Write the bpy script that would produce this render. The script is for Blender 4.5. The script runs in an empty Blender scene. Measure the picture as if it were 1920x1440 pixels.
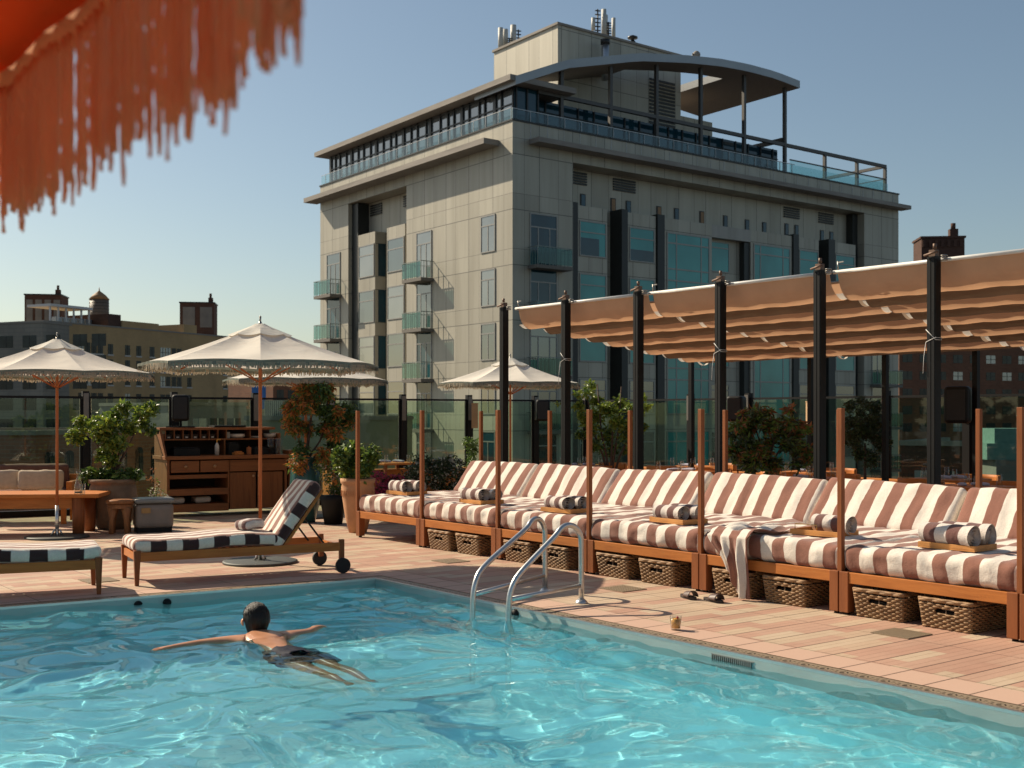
import bpy, math, random
import numpy as np
from mathutils import Vector, Matrix, noise
random.seed(7)
PI = math.pi
R = math.radians
SC = bpy.context.scene
COL = SC.collection

# ------------------------------------------------------------------ camera, sky, sun, exposure
F = 2250.0      # focal length in pixels of the 1920 px wide photograph
HZ = 778.0      # horizon row
H = 1.6         # eye height above the deck
cd = bpy.data.cameras.new('camera')
cd.sensor_width = 36.0
cd.lens = F/1920*36
cd.shift_y = (HZ-720)/1920
cd.clip_start = 0.05
cd.clip_end = 6000
cd.dof.use_dof = True
cd.dof.focus_distance = 11.5
cd.dof.aperture_fstop = 4.5
cam = bpy.data.objects.new('camera', cd)
cam.location = (0, 0, H)
cam.rotation_euler = (R(90), 0, 0)
COL.objects.link(cam)
SC.camera = cam

SUN_AZ = (-0.84, 0.54)          # horizontal direction towards the sun
SUN_EL = 37.0
sd = Vector((SUN_AZ[0], SUN_AZ[1], 0)).normalized()
sv = Vector((sd.x*math.cos(R(SUN_EL)), sd.y*math.cos(R(SUN_EL)), math.sin(R(SUN_EL))))
w = bpy.data.worlds.new('World')
SC.world = w
w.use_nodes = True
nt = w.node_tree
nt.nodes.clear()
sky = nt.nodes.new('ShaderNodeTexSky')
sky.sky_type = 'NISHITA'
sky.sun_disc = False
sky.sun_elevation = R(SUN_EL)
sky.sun_rotation = math.atan2(sd.x, sd.y)
sky.air_density = 1.0
sky.dust_density = 1.0
sky.ozone_density = 1.0
bg = nt.nodes.new('ShaderNodeBackground')
bg.inputs[1].default_value = 0.0605
wo = nt.nodes.new('ShaderNodeOutputWorld')
hs = nt.nodes.new('ShaderNodeHueSaturation'); hs.inputs['Saturation'].default_value = .95
nt.links.new(sky.outputs[0], hs.inputs['Color']); 
tn = nt.nodes.new('ShaderNodeMix'); tn.data_type = 'RGBA'; tn.blend_type = 'MULTIPLY'; tn.inputs[0].default_value = 1; tn.inputs[7].default_value = (1.03, 1.055, 1.0, 1)
nt.links.new(hs.outputs[0], tn.inputs[6]); nt.links.new(tn.outputs[2], bg.inputs[0])
nt.links.new(bg.outputs[0], wo.inputs[0])
sl = bpy.data.lights.new('sun', 'SUN')
sl.energy = 4.9
sl.angle = R(0.5)
sl.color = (1.0, 0.86, 0.66)
so = bpy.data.objects.new('sun', sl)
so.rotation_euler = sv.to_track_quat('Z', 'Y').to_euler()
so.location = sv*50
COL.objects.link(so)
sl.cycles.is_caustics_light = True
SC.view_settings.view_transform = 'Standard'
SC.view_settings.look = 'None'
SC.view_settings.gamma = 1
SC.view_settings.exposure = 0.58
SC.cycles.max_bounces = 14
SC.cycles.diffuse_bounces = 8
SC.cycles.transparent_max_bounces = 16
SC.cycles.transmission_bounces = 8
SC.cycles.sample_clamp_indirect = 4
SC.cycles.use_denoising = True

def G(px, py, z=0.0):
    D = F*(H-z)/(py-HZ)
    return Vector(((px-960)/F*D, D, z))
def AT(px, py, D):
    return Vector(((px-960)/F*D, D, H+(HZ-py)/F*D))

# ------------------------------------------------------------------ mesh builder
class MB:
    def __init__(s):
        s.v = []; s.f = []; s.m = []; s.s = []
    def add(s, vs, fs, mi=0, sm=False, M=None):
        b = len(s.v)
        if M is not None: vs = [M @ Vector(q) for q in vs]
        s.v += [tuple(q) for q in vs]
        for f in fs:
            s.f.append(tuple(i+b for i in f)); s.m.append(mi); s.s.append(sm)
        return s
    def box(s, x0, x1, y0, y1, z0, z1, mi=0, M=None):
        if x0 > x1: x0, x1 = x1, x0
        if y0 > y1: y0, y1 = y1, y0
        if z0 > z1: z0, z1 = z1, z0
        vs = [(x0,y0,z0),(x1,y0,z0),(x1,y1,z0),(x0,y1,z0),(x0,y0,z1),(x1,y0,z1),(x1,y1,z1),(x0,y1,z1)]
        fs = [(0,3,2,1),(4,5,6,7),(0,1,5,4),(1,2,6,5),(2,3,7,6),(3,0,4,7)]
        return s.add(vs, fs, mi, False, M)
    def bar(s, p0, p1, w, h, mi=0, up=(0,0,1)):
        p0 = Vector(p0); p1 = Vector(p1); d = (p1-p0).normalized(); u = Vector(up)
        if abs(d.dot(u)) > .98: u = Vector((1,0,0))
        r = d.cross(u).normalized(); u = r.cross(d).normalized()
        vs = []
        for p in (p0, p1):
            for a, b in ((-1,-1),(1,-1),(1,1),(-1,1)):
                vs.append(p + r*(a*w/2) + u*(b*h/2))
        return s.add(vs, [(0,1,2,3),(7,6,5,4),(0,4,5,1),(1,5,6,2),(2,6,7,3),(3,7,4,0)], mi)
    def tube(s, pts, r, seg=8, mi=0, cap=True, sm=True, flat=1.0):
        pts = [Vector(p) for p in pts]; n = len(pts)
        rs = r if isinstance(r, (list, tuple)) else [r]*n
        vs = []; prev = None
        for i, p in enumerate(pts):
            d = (pts[min(i+1, n-1)] - pts[max(i-1, 0)]).normalized()
            if prev is None:
                a = Vector((0,0,1)) if abs(d.z) < .9 else Vector((1,0,0))
                a = (a - d*a.dot(d)).normalized()
            else:
                a = (prev - d*prev.dot(d)).normalized()
            prev = a; b = d.cross(a)
            for k in range(seg):
                t = 2*PI*k/seg
                vs.append(p + (a*math.cos(t)*flat + b*math.sin(t))*rs[i])
        fs = []
        for i in range(n-1):
            for k in range(seg):
                k2 = (k+1) % seg
                fs.append((i*seg+k, i*seg+k2, (i+1)*seg+k2, (i+1)*seg+k))
        if cap:
            fs.append(tuple(range(seg-1, -1, -1))); fs.append(tuple((n-1)*seg+k for k in range(seg)))
        return s.add(vs, fs, mi, sm)
    def cyl(s, p0, p1, r0, r1=None, seg=12, mi=0, sm=True):
        return s.tube([p0, p1], [r0, r0 if r1 is None else r1], seg, mi, True, sm)
    def lathe(s, prof, seg=24, mi=0, sm=True, c=(0,0,0)):
        vs = []; n = len(prof)
        for r, z in prof:
            for k in range(seg):
                t = 2*PI*k/seg
                vs.append((c[0]+r*math.cos(t), c[1]+r*math.sin(t), c[2]+z))
        fs = []
        for i in range(n-1):
            for k in range(seg):
                k2 = (k+1) % seg
                fs.append((i*seg+k, i*seg+k2, (i+1)*seg+k2, (i+1)*seg+k))
        fs.append(tuple(range(seg-1, -1, -1))); fs.append(tuple((n-1)*seg+k for k in range(seg)))
        return s.add(vs, fs, mi, sm)
    def grid(s, nu, nv, fn, mi=0, sm=True, closed=False):
        vs = [fn(i/nu, j/nv) for j in range(nv+1) for i in range(nu+1)]
        fs = [(j*(nu+1)+i, j*(nu+1)+i+1, (j+1)*(nu+1)+i+1, (j+1)*(nu+1)+i) for j in range(nv) for i in range(nu)]
        return s.add(vs, fs, mi, sm)
    def quad(s, a, b, c, d, mi=0):
        return s.add([a, b, c, d], [(0,1,2,3)], mi)
    def prism(s, poly, z0, z1, mi=0, M=None):
        n = len(poly)
        vs = [(x, y, z0) for x, y in poly] + [(x, y, z1) for x, y in poly]
        fs = [tuple(range(n-1, -1, -1)), tuple(range(n, 2*n))] + [(i, (i+1) % n, n+(i+1) % n, n+i) for i in range(n)]
        return s.add(vs, fs, mi, False, M)
    def mesh(s, name, mats):
        me = bpy.data.meshes.new(name)
        me.from_pydata(s.v, [], s.f)
        for m in (mats if isinstance(mats, (list, tuple)) else [mats]): me.materials.append(m)
        me.polygons.foreach_set('material_index', s.m)
        me.polygons.foreach_set('use_smooth', s.s)
        me.update()
        return me
    def build(s, name, mats, parent=None, loc=(0,0,0), rz=0, bev=0, sub=0, solid=0):
        o = bpy.data.objects.new(name, s.mesh(name, mats))
        COL.objects.link(o)
        o.location = loc; o.rotation_euler = (0, 0, rz)
        if parent is not None: o.parent = parent
        if solid:
            q = o.modifiers.new('solid', 'SOLIDIFY'); q.thickness = solid; q.offset = 0
        if bev:
            q = o.modifiers.new('bevel', 'BEVEL'); q.width = bev; q.segments = 2; q.limit_method = 'ANGLE'
        if sub:
            q = o.modifiers.new('sub', 'SUBSURF'); q.levels = sub; q.render_levels = sub
        return o

def tag(o, label, cat, group=None, kind=None):
    o['label'] = label; o['category'] = cat
    if group: o['group'] = group
    if kind: o['kind'] = kind
    return o
def thing(name, label, cat, loc=(0,0,0), rz=0, group=None):
    o = bpy.data.objects.new(name, None); COL.objects.link(o)
    o.empty_display_size = .1
    o.location = loc; o.rotation_euler = (0, 0, rz)
    return tag(o, label, cat, group)
def struct(o):
    o['kind'] = 'structure'; return o
KIDS = {}
def dup(root, loc, rz, label, group=None):
    r = root.copy(); COL.objects.link(r); r.location = loc; r.rotation_euler = (0, 0, rz); r['label'] = label
    if group: r['group'] = group
    kids = [q for q in root.children]
    for ch in kids:
        c = ch.copy(); COL.objects.link(c); c.parent = r
        for g in ch.children:
            d = g.copy(); COL.objects.link(d); d.parent = c
    return r

# ------------------------------------------------------------------ materials
def _n(m): return m.node_tree.nodes
def _l(m, a, b): m.node_tree.links.new(a, b)
def base(name, rough=.6, metal=0, spec=.5):
    m = bpy.data.materials.new(name); m.use_nodes = True
    b = _n(m)['Principled BSDF']
    b.inputs['Roughness'].default_value = rough; b.inputs['Metallic'].default_value = metal
    b.inputs['Specular IOR Level'].default_value = spec
    return m, b
def coords(m, kind='Object', scale=(1,1,1), rz=0):
    tc = _n(m).new('ShaderNodeTexCoord'); mp = _n(m).new('ShaderNodeMapping')
    mp.inputs['Scale'].default_value = scale; mp.inputs['Rotation'].default_value = (0, 0, rz)
    _l(m, tc.outputs[kind], mp.inputs[0]); return mp.outputs[0]
def noise_n(m, vec, scale, detail=4, rough=.6, dist=0):
    n = _n(m).new('ShaderNodeTexNoise'); n.inputs['Scale'].default_value = scale
    n.inputs['Detail'].default_value = detail; n.inputs['Roughness'].default_value = rough
    n.inputs['Distortion'].default_value = dist
    _l(m, vec, n.inputs['Vector']); return n.outputs['Fac']
def ramp(m, fac, stops):
    r = _n(m).new('ShaderNodeValToRGB'); e = r.color_ramp.elements
    while len(e) < len(stops): e.new(.5)
    for i, (p, c) in enumerate(stops):
        e[i].position = p; e[i].color = (c[0], c[1], c[2], 1) if hasattr(c, '__len__') else (c, c, c, 1)
    _l(m, fac, r.inputs[0]); return r.outputs[0]
def math_n(m, op, a, b=None, c=None):
    n = _n(m).new('ShaderNodeMath'); n.operation = op
    for i, q in enumerate((a, b, c)):
        if q is None: continue
        if isinstance(q, (int, float)): n.inputs[i].default_value = q
        else: _l(m, q, n.inputs[i])
    return n.outputs[0]
def mixc(m, fac, a, b, mode='MIX'):
    n = _n(m).new('ShaderNodeMix'); n.data_type = 'RGBA'; n.blend_type = mode
    ins = [n.inputs[0], n.inputs[6], n.inputs[7]]
    for q, i in zip((fac, a, b), ins):
        if isinstance(q, (int, float)): i.default_value = q
        elif isinstance(q, (tuple, list)): i.default_value = (q[0], q[1], q[2], 1)
        else: _l(m, q, i)
    return n.outputs[2]
def bump(m, b, h, strength=.3, dist=.01):
    n = _n(m).new('ShaderNodeBump'); n.inputs['Strength'].default_value = strength; n.inputs['Distance'].default_value = dist
    _l(m, h, n.inputs['Height']); _l(m, n.outputs[0], b.inputs['Normal'])
def sep(m, vec):
    n = _n(m).new('ShaderNodeSeparateXYZ'); _l(m, vec, n.inputs[0]); return n.outputs
def plain(name, c, c2=None, rough=.6, metal=0, scale=6, bmp=0, stretch=(1,1,1), spec=.5, kind='Object', bscale=None, alpha=None):
    m, b = base(name, rough, metal, spec)
    c2 = c2 or tuple(x*.82 for x in c)
    v = coords(m, kind, stretch)
    f = noise_n(m, v, scale)
    _l(m, ramp(m, f, [(.3, c2), (.7, c)]), b.inputs['Base Color'])
    if bmp:
        bump(m, b, noise_n(m, v, bscale or scale*6, 3), bmp, .004)
    return m
def wood(name, c, c2, ax=0, rough=.55, sc=1.0):
    m, b = base(name, rough, 0, .25)
    st = [14*sc]*3; st[ax] = 1.1*sc
    v = coords(m, 'Object', st)
    f = noise_n(m, v, 1.6, 6, .62, .7)
    f2 = noise_n(m, v, 9, 3, .6, .2)
    c0 = ramp(m, f, [(.28, c2), (.52, c), (.78, tuple(min(1, x*1.22) for x in c))])
    _l(m, mixc(m, .35, c0, mixc(m, f2, c2, c)), b.inputs['Base Color'])
    bump(m, b, f2, .25, .002)
    return m
# ------------------------------------------------------------------ deck frame: a runs along the pool's long edge towards the camera, b away from the water
E = Vector((.6096, -.7927, 0)).normalized()
NN = Vector((.7927, .6096, 0)).normalized()
RE = math.atan2(E.y, E.x)
PC = G(703, 1084)                    # far corner of the pool
def AB(a, b, z=0): return PC + E*a + NN*b + Vector((0, 0, z))
FE = (G(0, 1139) - PC).normalized()  # direction of the far pool edge (leftwards)
WZ = -0.065
POOL = [PC, PC+FE*8.4, PC+FE*8.4+E*9.2, PC+E*9.2]

# ------------------------------------------------------------------ ground, deck, pool
def deck_mat():
    m, b = base('terracotta_pavers', .62, 0, .3)
    v = coords(m, 'Object')
    x, y, z = sep(m, v)
    def cell(q, size, off=0.):
        t = math_n(m, 'DIVIDE', math_n(m, 'ADD', q, off), size)
        return math_n(m, 'FLOOR', t), math_n(m, 'FRACT', t)
    ix, fx = cell(x, .30)                       # paver across
    sx, gx = cell(x, .075)                      # groove
    par = math_n(m, 'MODULO', math_n(m, 'ABSOLUTE', ix), 2)
    iy, fy = cell(math_n(m, 'ADD', y, math_n(m, 'MULTIPLY', math_n(m, 'FRACT', math_n(m, 'MULTIPLY', math_n(m, 'FLOOR', math_n(m, 'DIVIDE', x, .15)), .377)), .44)), .44, 40.)
    wn = _n(m).new('ShaderNodeTexWhiteNoise'); wn.noise_dimensions = '2D'
    cb = _n(m).new('ShaderNodeCombineXYZ')
    _l(m, math_n(m, 'FLOOR', math_n(m, 'DIVIDE', x, .15)), cb.inputs[0]); _l(m, iy, cb.inputs[1]); _l(m, cb.outputs[0], wn.inputs[0])
    col = ramp(m, wn.outputs['Value'], [(.0, (.47,.275,.20)), (.4, (.50,.32,.235)), (.55, (.52,.385,.27)), (1., (.56,.44,.32))])
    nz = noise_n(m, v, 1.3, 5); col = mixc(m, .55, col, ramp(m, nz, [(.3, (.62,.60,.58)), (.7, (1.02,1.0,.98))]), 'MULTIPLY')
    nz2 = noise_n(m, v, 60, 3); col = mixc(m, .35, col, ramp(m, nz2, [(.3, (.75,.75,.75)), (.7, (1.1,1.1,1.1))]), 'MULTIPLY')
    def line(fr, w_): # 1 on the joint
        a = math_n(m, 'LESS_THAN', fr, w_); c = math_n(m, 'GREATER_THAN', fr, 1-w_); return math_n(m, 'MAXIMUM', a, c)
    jx = line(fx, .02); jg = line(gx, .035)
    iyy, fyy = cell(y, .88, 40.)
    jy = line(fyy, .004)
    # a paver edging without grooves lies next to the pool
    dist2 = math_n(m, 'ADD', math_n(m, 'MULTIPLY', x, -.994), math_n(m, 'MULTIPLY', y, .112))
    edge = math_n(m, 'LESS_THAN', math_n(m, 'MAXIMUM', y, dist2), .46)
    col = mixc(m, edge, col, mixc(m, nz2, (.48,.31,.23), (.54,.37,.28)))
    jg = math_n(m, 'MULTIPLY', jg, math_n(m, 'SUBTRACT', 1, edge))
    col = mixc(m, math_n(m, 'MULTIPLY', jg, .55), col, (.16,.09,.055))
    col = mixc(m, math_n(m, 'MULTIPLY', math_n(m, 'MAXIMUM', jx, jy), .9), col, (.06,.035,.022))
    _l(m, col, b.inputs['Base Color'])
    hh = math_n(m, 'SUBTRACT', math_n(m, 'MULTIPLY', nz2, .2), math_n(m, 'MAXIMUM', math_n(m, 'MAXIMUM', jx, jy), math_n(m, 'MULTIPLY', jg, .5)))
    bump(m, b, hh, .5, .006)
    return m
def loc2(p):   # world -> deck frame
    d = p-PC; return (d.dot(E), d.dot(NN))
GW = .15
def off_poly(w_):
    # offset the pool polygon outward by w_
    pts = [Vector((p.x, p.y)) for p in POOL]; n = 4; out = []
    area = sum(pts[i].x*pts[(i+1)%4].y - pts[(i+1)%4].x*pts[i].y for i in range(4))
    sgn = 1 if area > 0 else -1
    ls = []
    for i in range(n):
        a = pts[i]; c = pts[(i+1)%n]; d = (c-a).normalized(); nrm = Vector((d.y, -d.x))*sgn
        ls.append((a+nrm*w_, d))
    for i in range(n):
        p, d = ls[i-1]; q, e = ls[i]
        t = ((q-p).x*e.y-(q-p).y*e.x)/(d.x*e.y-d.y*e.x)
        r = p+d*t; out.append(Vector((r.x, r.y, 0)))
    return out
I1 = off_poly(GW)
FCOR = Vector((1.5, 24.3, 0))        # corner of the glass fence
FL = Vector((-.856, -.517, 0)).normalized()
O = [FCOR - E*.6*0 + NN*.35 - E*.35, FCOR + FL*18 - E*.35, FCOR + FL*18 + E*17, FCOR + E*19 + NN*.35]
mb = MB()
Lq = lambda p, z=0: (loc2(p)[0], loc2(p)[1], z)
for i in range(4):
    j = (i+1) % 4
    mb.quad(Lq(I1[i]), Lq(I1[j]), Lq(O[j]), Lq(O[i]))
    mb.quad(Lq(O[i]), Lq(O[j]), Lq(O[j], -4), Lq(O[i], -4))
deck = struct(mb.build('pool_deck', deck_mat(), loc=PC, rz=RE))
M_asph = plain('street_ground', (.05,.05,.052), (.035,.035,.036), rough=.9, scale=.05)
g = MB(); g.quad((-3000,-3000,-22),(3000,-3000,-22),(3000,3000,-22),(-3000,3000,-22))
struct(g.build('ground', M_asph))

# steel lip, overflow grating, pool basin
M_steel = plain('brushed_steel', (.62,.62,.60), (.5,.5,.49), rough=.33, metal=.9, scale=3, stretch=(1,1,14))
M_wall = plain('pool_steel_wall', (.37,.44,.42), (.29,.36,.35), rough=.42, metal=.25, scale=2)
def grate_mat():
    m, b = base('pierced_grating', .45, .35)
    v = coords(m, 'Object'); x, y, z = sep(m, v)
    def fr(q, s, o=0): return math_n(m, 'FRACT', math_n(m, 'ADD', math_n(m, 'DIVIDE', q, s), o))
    u = fr(x, .15); t = math_n(m, 'DIVIDE', y, GW)
    du = math_n(m, 'ABSOLUTE', math_n(m, 'SUBTRACT', u, .5)); dt = math_n(m, 'ABSOLUTE', math_n(m, 'SUBTRACT', t, .5))
    s1 = math_n(m, 'ADD', math_n(m, 'MULTIPLY', du, 1.0), math_n(m, 'MULTIPLY', dt, .8))
    ringv = math_n(m, 'ABSOLUTE', math_n(m, 'SUBTRACT', s1, .30))
    ring = math_n(m, 'LESS_THAN', ringv, .045)
    u2 = fr(x, .0375); t2 = fr(y, .03)
    dots = math_n(m, 'MULTIPLY', math_n(m, 'LESS_THAN', math_n(m, 'ABSOLUTE', math_n(m, 'SUBTRACT', u2, .5)), .24), math_n(m, 'LESS_THAN', math_n(m, 'ABSOLUTE', math_n(m, 'SUBTRACT', t2, .5)), .24))
    far = math_n(m, 'GREATER_THAN', s1, .40)
    inner = math_n(m, 'LESS_THAN', s1, .12)
    hole = math_n(m, 'MAXIMUM', math_n(m, 'MULTIPLY', dots, far), math_n(m, 'MAXIMUM', math_n(m, 'MULTIPLY', ring, math_n(m, 'GREATER_THAN', u2, .3)), inner))
    band = math_n(m, 'MULTIPLY', math_n(m, 'GREATER_THAN', t, .16), math_n(m, 'LESS_THAN', t, .84))
    hole = math_n(m, 'MULTIPLY', hole, band)
    nz = noise_n(m, v, 30)
    _l(m, mixc(m, hole, mixc(m, nz, (.30,.23,.15), (.38,.30,.21)), (.012,.010,.008)), b.inputs['Base Color'])
    bump(m, b, math_n(m, 'SUBTRACT', 1, hole), .6, .006)
    return m
MG = grate_mat()
def edge_strip(name, p, q, p2, q2, labels):
    d = (q-p).normalized(); rz = math.atan2(d.y, d.x)
    nrm = Vector((-d.y, d.x, 0)); 
    sgn = 1 if (p2-p).dot(nrm) > 0 else -1
    Mi = Matrix.Rotation(-rz, 4, 'Z')
    f = lambda r: Mi @ (r-p)
    a, b_, c, e = f(p), f(q), f(q2), f(p2)
    if sgn < 0:   # keep the strip on +y by walking the other way
        return edge_strip(name, q, p, q2, p2, labels)
    k = .03/GW
    l1, l2 = a.lerp(e, k), b_.lerp(c, k)
    mb = MB(); zt = -.004
    mb.quad((l1.x,l1.y,zt),(l2.x,l2.y,zt),(c.x,c.y,zt),(e.x,e.y,zt))
    mb.quad((e.x,e.y,zt),(c.x,c.y,zt),(c.x,c.y,-.05),(e.x,e.y,-.05))
    o = mb.build(name, MG, loc=p, rz=rz); tag(o, labels, 'grating', 'overflow gratings round the pool')
    mb = MB()
    mb.quad((a.x,a.y,.0),(b_.x,b_.y,.0),(l2.x,l2.y,.0),(l1.x,l1.y,.0))
    mb.quad((a.x,a.y,.0),(a.x,a.y,-.02),(b_.x,b_.y,-.02),(b_.x,b_.y,.0))
    mb.quad((l1.x,l1.y,0),(l2.x,l2.y,0),(l2.x,l2.y,-.02),(l1.x,l1.y,-.02))
    mb.build('steel_lip', M_steel, o)
    return o
names = ['pierced metal overflow grating along the far short pool edge by the loungers', 'pierced metal overflow grating along the pool edge out of view on the left',
         'pierced metal overflow grating along the near pool edge', 'pierced metal overflow grating along the pool edge facing the daybeds']
for i in range(4):
    j = (i+1) % 4
    if i == 2: continue
    edge_strip('overflow_grating', POOL[i], POOL[j], I1[i], I1[j], names[i])

def pool_mat():
    m, b = base('pool_liner', .6, 0, .2)
    v = coords(m, 'Object')
    f = noise_n(m, v, .6, 3)
    _l(m, ramp(m, f, [(.3, (.46,.90,.97)), (.7, (.54,.94,.98))]), b.inputs['Base Color'])
    return m
M_liner = pool_mat()
FZ = -1.25
mb = MB()
P4 = [Vector(p) for p in POOL]
mb.quad(*[(p.x,p.y,FZ) for p in P4], mi=0)
for i in range(4):
    a, c = P4[i], P4[(i+1)%4]
    mb.quad((a.x,a.y,FZ),(c.x,c.y,FZ),(c.x,c.y,-.32),(a.x,a.y,-.32), mi=0)
    mb.quad((a.x,a.y,-.32),(c.x,c.y,-.32),(c.x,c.y,-.0205),(a.x,a.y,-.0205), mi=1)
basin = struct(mb.build('pool_basin', [M_liner, M_wall]))
basin.cycles.is_caustics_receiver = True

# water
def water_mat():
    m = bpy.data.materials.new('pool_water'); m.use_nodes = True
    n = m.node_tree.nodes; n.clear()
    out = n.new('ShaderNodeOutputMaterial')
    gl = n.new('ShaderNodeBsdfGlass'); gl.inputs['IOR'].default_value = 1.333; gl.inputs['Roughness'].default_value = 0.0
    gl.inputs['Color'].default_value = (.80, .98, 1.0, 1)
    tp = n.new('ShaderNodeBsdfTransparent'); tp.inputs[0].default_value = (.80,.98,1,1); mxx = n.new('ShaderNodeMixShader'); mxx.inputs[0].default_value = .22
    _l(m, gl.outputs[0], mxx.inputs[1]); _l(m, tp.outputs[0], mxx.inputs[2]); _l(m, mxx.outputs[0], out.inputs[0])
    return m
def water_height(X, Y):
    rs = np.random.RandomState(5)
    Z = np.zeros_like(X)
    def waves(n, lo, hi, amp, dirc=None, spread=PI):
        Zs = 0
        for _ in range(n):
            L = lo*(hi/lo)**rs.rand(); k = 2*PI/L
            th = rs.rand()*2*PI if dirc is None else dirc+(rs.rand()-.5)*spread
            ph = rs.rand()*2*PI
            u = X*math.cos(th)+Y*math.sin(th)
            Zs = Zs + amp*(L/hi)*np.sin(k*u+ph)
        return Zs
    # warp the domain so that no straight crests show
    wx = .16*np.sin(1.9*X+1.3*Y+.4)+.11*np.sin(-2.7*X+3.3*Y+2.)+.05*np.sin(6.1*X+4.3*Y)
    wy = .16*np.sin(-1.5*X+2.1*Y+1.7)+.11*np.sin(3.1*X+2.2*Y+.3)+.05*np.sin(-5.3*X+6.6*Y+1.)
    X0, Y0 = X, Y
    X = X+wx; Y = Y+wy
    Z += waves(16, .55, 1.6, .0046)
    Z += waves(22, .22, .6, .0022)
    X = X0+wx*.4; Y = Y0+wy*.4
    pat = .55+.45*np.sin(.9*X0-1.1*Y0+.6)*np.sin(.8*X0+.7*Y0+2.2)
    Z += pat*waves(26, .09, .24, .0004)
    return Z
def build_water():
    nx, ny = 420, 420
    u = np.linspace(0, 1, nx); v_ = np.linspace(0, 1, ny)
    U, V = np.meshgrid(u, v_)
    p = [np.array([q.x, q.y]) for q in POOL]
    X = p[0][0] + U*(p[3][0]-p[0][0]) + V*(p[1][0]-p[0][0])
    Y = p[0][1] + U*(p[3][1]-p[0][1]) + V*(p[1][1]-p[0][1])
    Z = WZ + water_height(X, Y)
    # wake around the swimmer
    cx, cy = -1.75, 8.75
    dx, dy = X-cx, Y-cy
    al = dx*(-.46)+dy*.89; ac = dx*.89+dy*.46
    rr = np.sqrt((al/1.1)**2+(ac/.8)**2)
    Z += .006*np.exp(-rr**2*1.1)*np.sin(14*rr+3*al+2*np.sin(7*ac))
    co = np.stack([X.ravel(), Y.ravel(), Z.ravel()], 1)
    idx = np.arange(nx*ny).reshape(ny, nx)
    q = np.stack([idx[:-1,:-1].ravel(), idx[1:,:-1].ravel(), idx[1:,1:].ravel(), idx[:-1,1:].ravel()], 1)
    me = bpy.data.meshes.new('water')
    me.vertices.add(len(co)); me.vertices.foreach_set('co', co.ravel())
    me.loops.add(q.size); me.loops.foreach_set('vertex_index', q.ravel())
    me.polygons.add(len(q)); me.polygons.foreach_set('loop_start', np.arange(0, q.size, 4)); me.polygons.foreach_set('loop_total', np.full(len(q), 4))
    me.update(); me.validate()
    me.polygons.foreach_set('use_smooth', np.ones(len(q), bool))
    me.materials.append(water_mat())
    me.update()
    o = bpy.data.objects.new('water', me); COL.objects.link(o)
    if me.polygons[0].normal.z < 0: me.flip_normals()
    o.cycles.is_caustics_caster = True
    return struct(o)
water = build_water()
# ------------------------------------------------------------------ the grey hotel tower across the street
UC = Vector((.03, 68, 0)); UU = Vector((.7856, .6187, 0)); WW = Vector((-.577, .817, 0))
RU = math.atan2(UU.y, UU.x)
_mi = Matrix.Rotation(-RU, 3, 'Z')
wl = _mi @ WW
def L(u, w_, z): return Vector((u + wl.x*w_, wl.y*w_, z))
def ub(mb, u0, u1, w0, w1, z0, z1, mi=0):
    vs = [L(u0,w0,z0),L(u1,w0,z0),L(u1,w1,z0),L(u0,w1,z0),L(u0,w0,z1),L(u1,w0,z1),L(u1,w1,z1),L(u0,w1,z1)]
    mb.add(vs, [(0,3,2,1),(4,5,6,7),(0,1,5,4),(1,2,6,5),(2,3,7,6),(3,0,4,7)], mi)
def panel_mat(name, c, zoff=0., joints=True):
    m, b = base(name, .5, .15, .4)
    tc = _n(m).new('ShaderNodeTexCoord'); v = tc.outputs['Object']
    x, y, z = sep(m, v); nx, ny, nz = sep(m, tc.outputs['Normal'])
    side = math_n(m, 'GREATER_THAN', math_n(m, 'ABSOLUTE', nx), math_n(m, 'ABSOLUTE', ny))
    h = math_n(m, 'ADD', math_n(m, 'MULTIPLY', side, y), math_n(m, 'MULTIPLY', math_n(m, 'SUBTRACT', 1, side), x))
    def cell(q, size, off=0.):
        t = math_n(m, 'DIVIDE', math_n(m, 'ADD', q, off), size)
        return math_n(m, 'FLOOR', t), math_n(m, 'FRACT', t)
    i1, f1 = cell(h, 2.55, 60.35); i2, f2 = cell(z, 3.15, 63.0-7.89+.0)
    v1 = math_n(m, 'GREATER_THAN', f1, .44); v2 = math_n(m, 'GREATER_THAN', f2, .714)
    cb = _n(m).new('ShaderNodeCombineXYZ')
    _l(m, math_n(m, 'ADD', math_n(m, 'MULTIPLY', i1, 2), v1), cb.inputs[0]); _l(m, math_n(m, 'ADD', math_n(m, 'MULTIPLY', i2, 2), v2), cb.inputs[1])
    wn = _n(m).new('ShaderNodeTexWhiteNoise'); wn.noise_dimensions = '2D'; _l(m, cb.outputs[0], wn.inputs[0])
    lo = tuple(q*.91 for q in c); hi = tuple(q*1.05 for q in c)
    col = ramp(m, wn.outputs['Value'], [(0, lo), (1, hi)])
    sm = noise_n(m, coords(m, 'Object', (1.1,1.1,.10)), 1.2, 6)
    col = mixc(m, .75, col, ramp(m, sm, [(.25, (.72,.70,.66)), (.6, (1.0,.99,.97)), (.8, (1.05,1.04,1.02))]), 'MULTIPLY')
    if joints:
        def ln(fr, at, w_): return math_n(m, 'LESS_THAN', math_n(m, 'ABSOLUTE', math_n(m, 'SUBTRACT', fr, at)), w_)
        j = math_n(m, 'MAXIMUM', math_n(m, 'MAXIMUM', ln(f1, 0., .009), ln(f1, .44, .009)), math_n(m, 'MAXIMUM', ln(f2, 0., .007), ln(f2, .714, .007)))
        j = math_n(m, 'MULTIPLY', j, math_n(m, 'LESS_THAN', math_n(m, 'ABSOLUTE', nz), .5))
        col = mixc(m, math_n(m, 'MULTIPLY', j, .75), col, (.05,.05,.05))
    _l(m, col, b.inputs['Base Color'])
    return m
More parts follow.
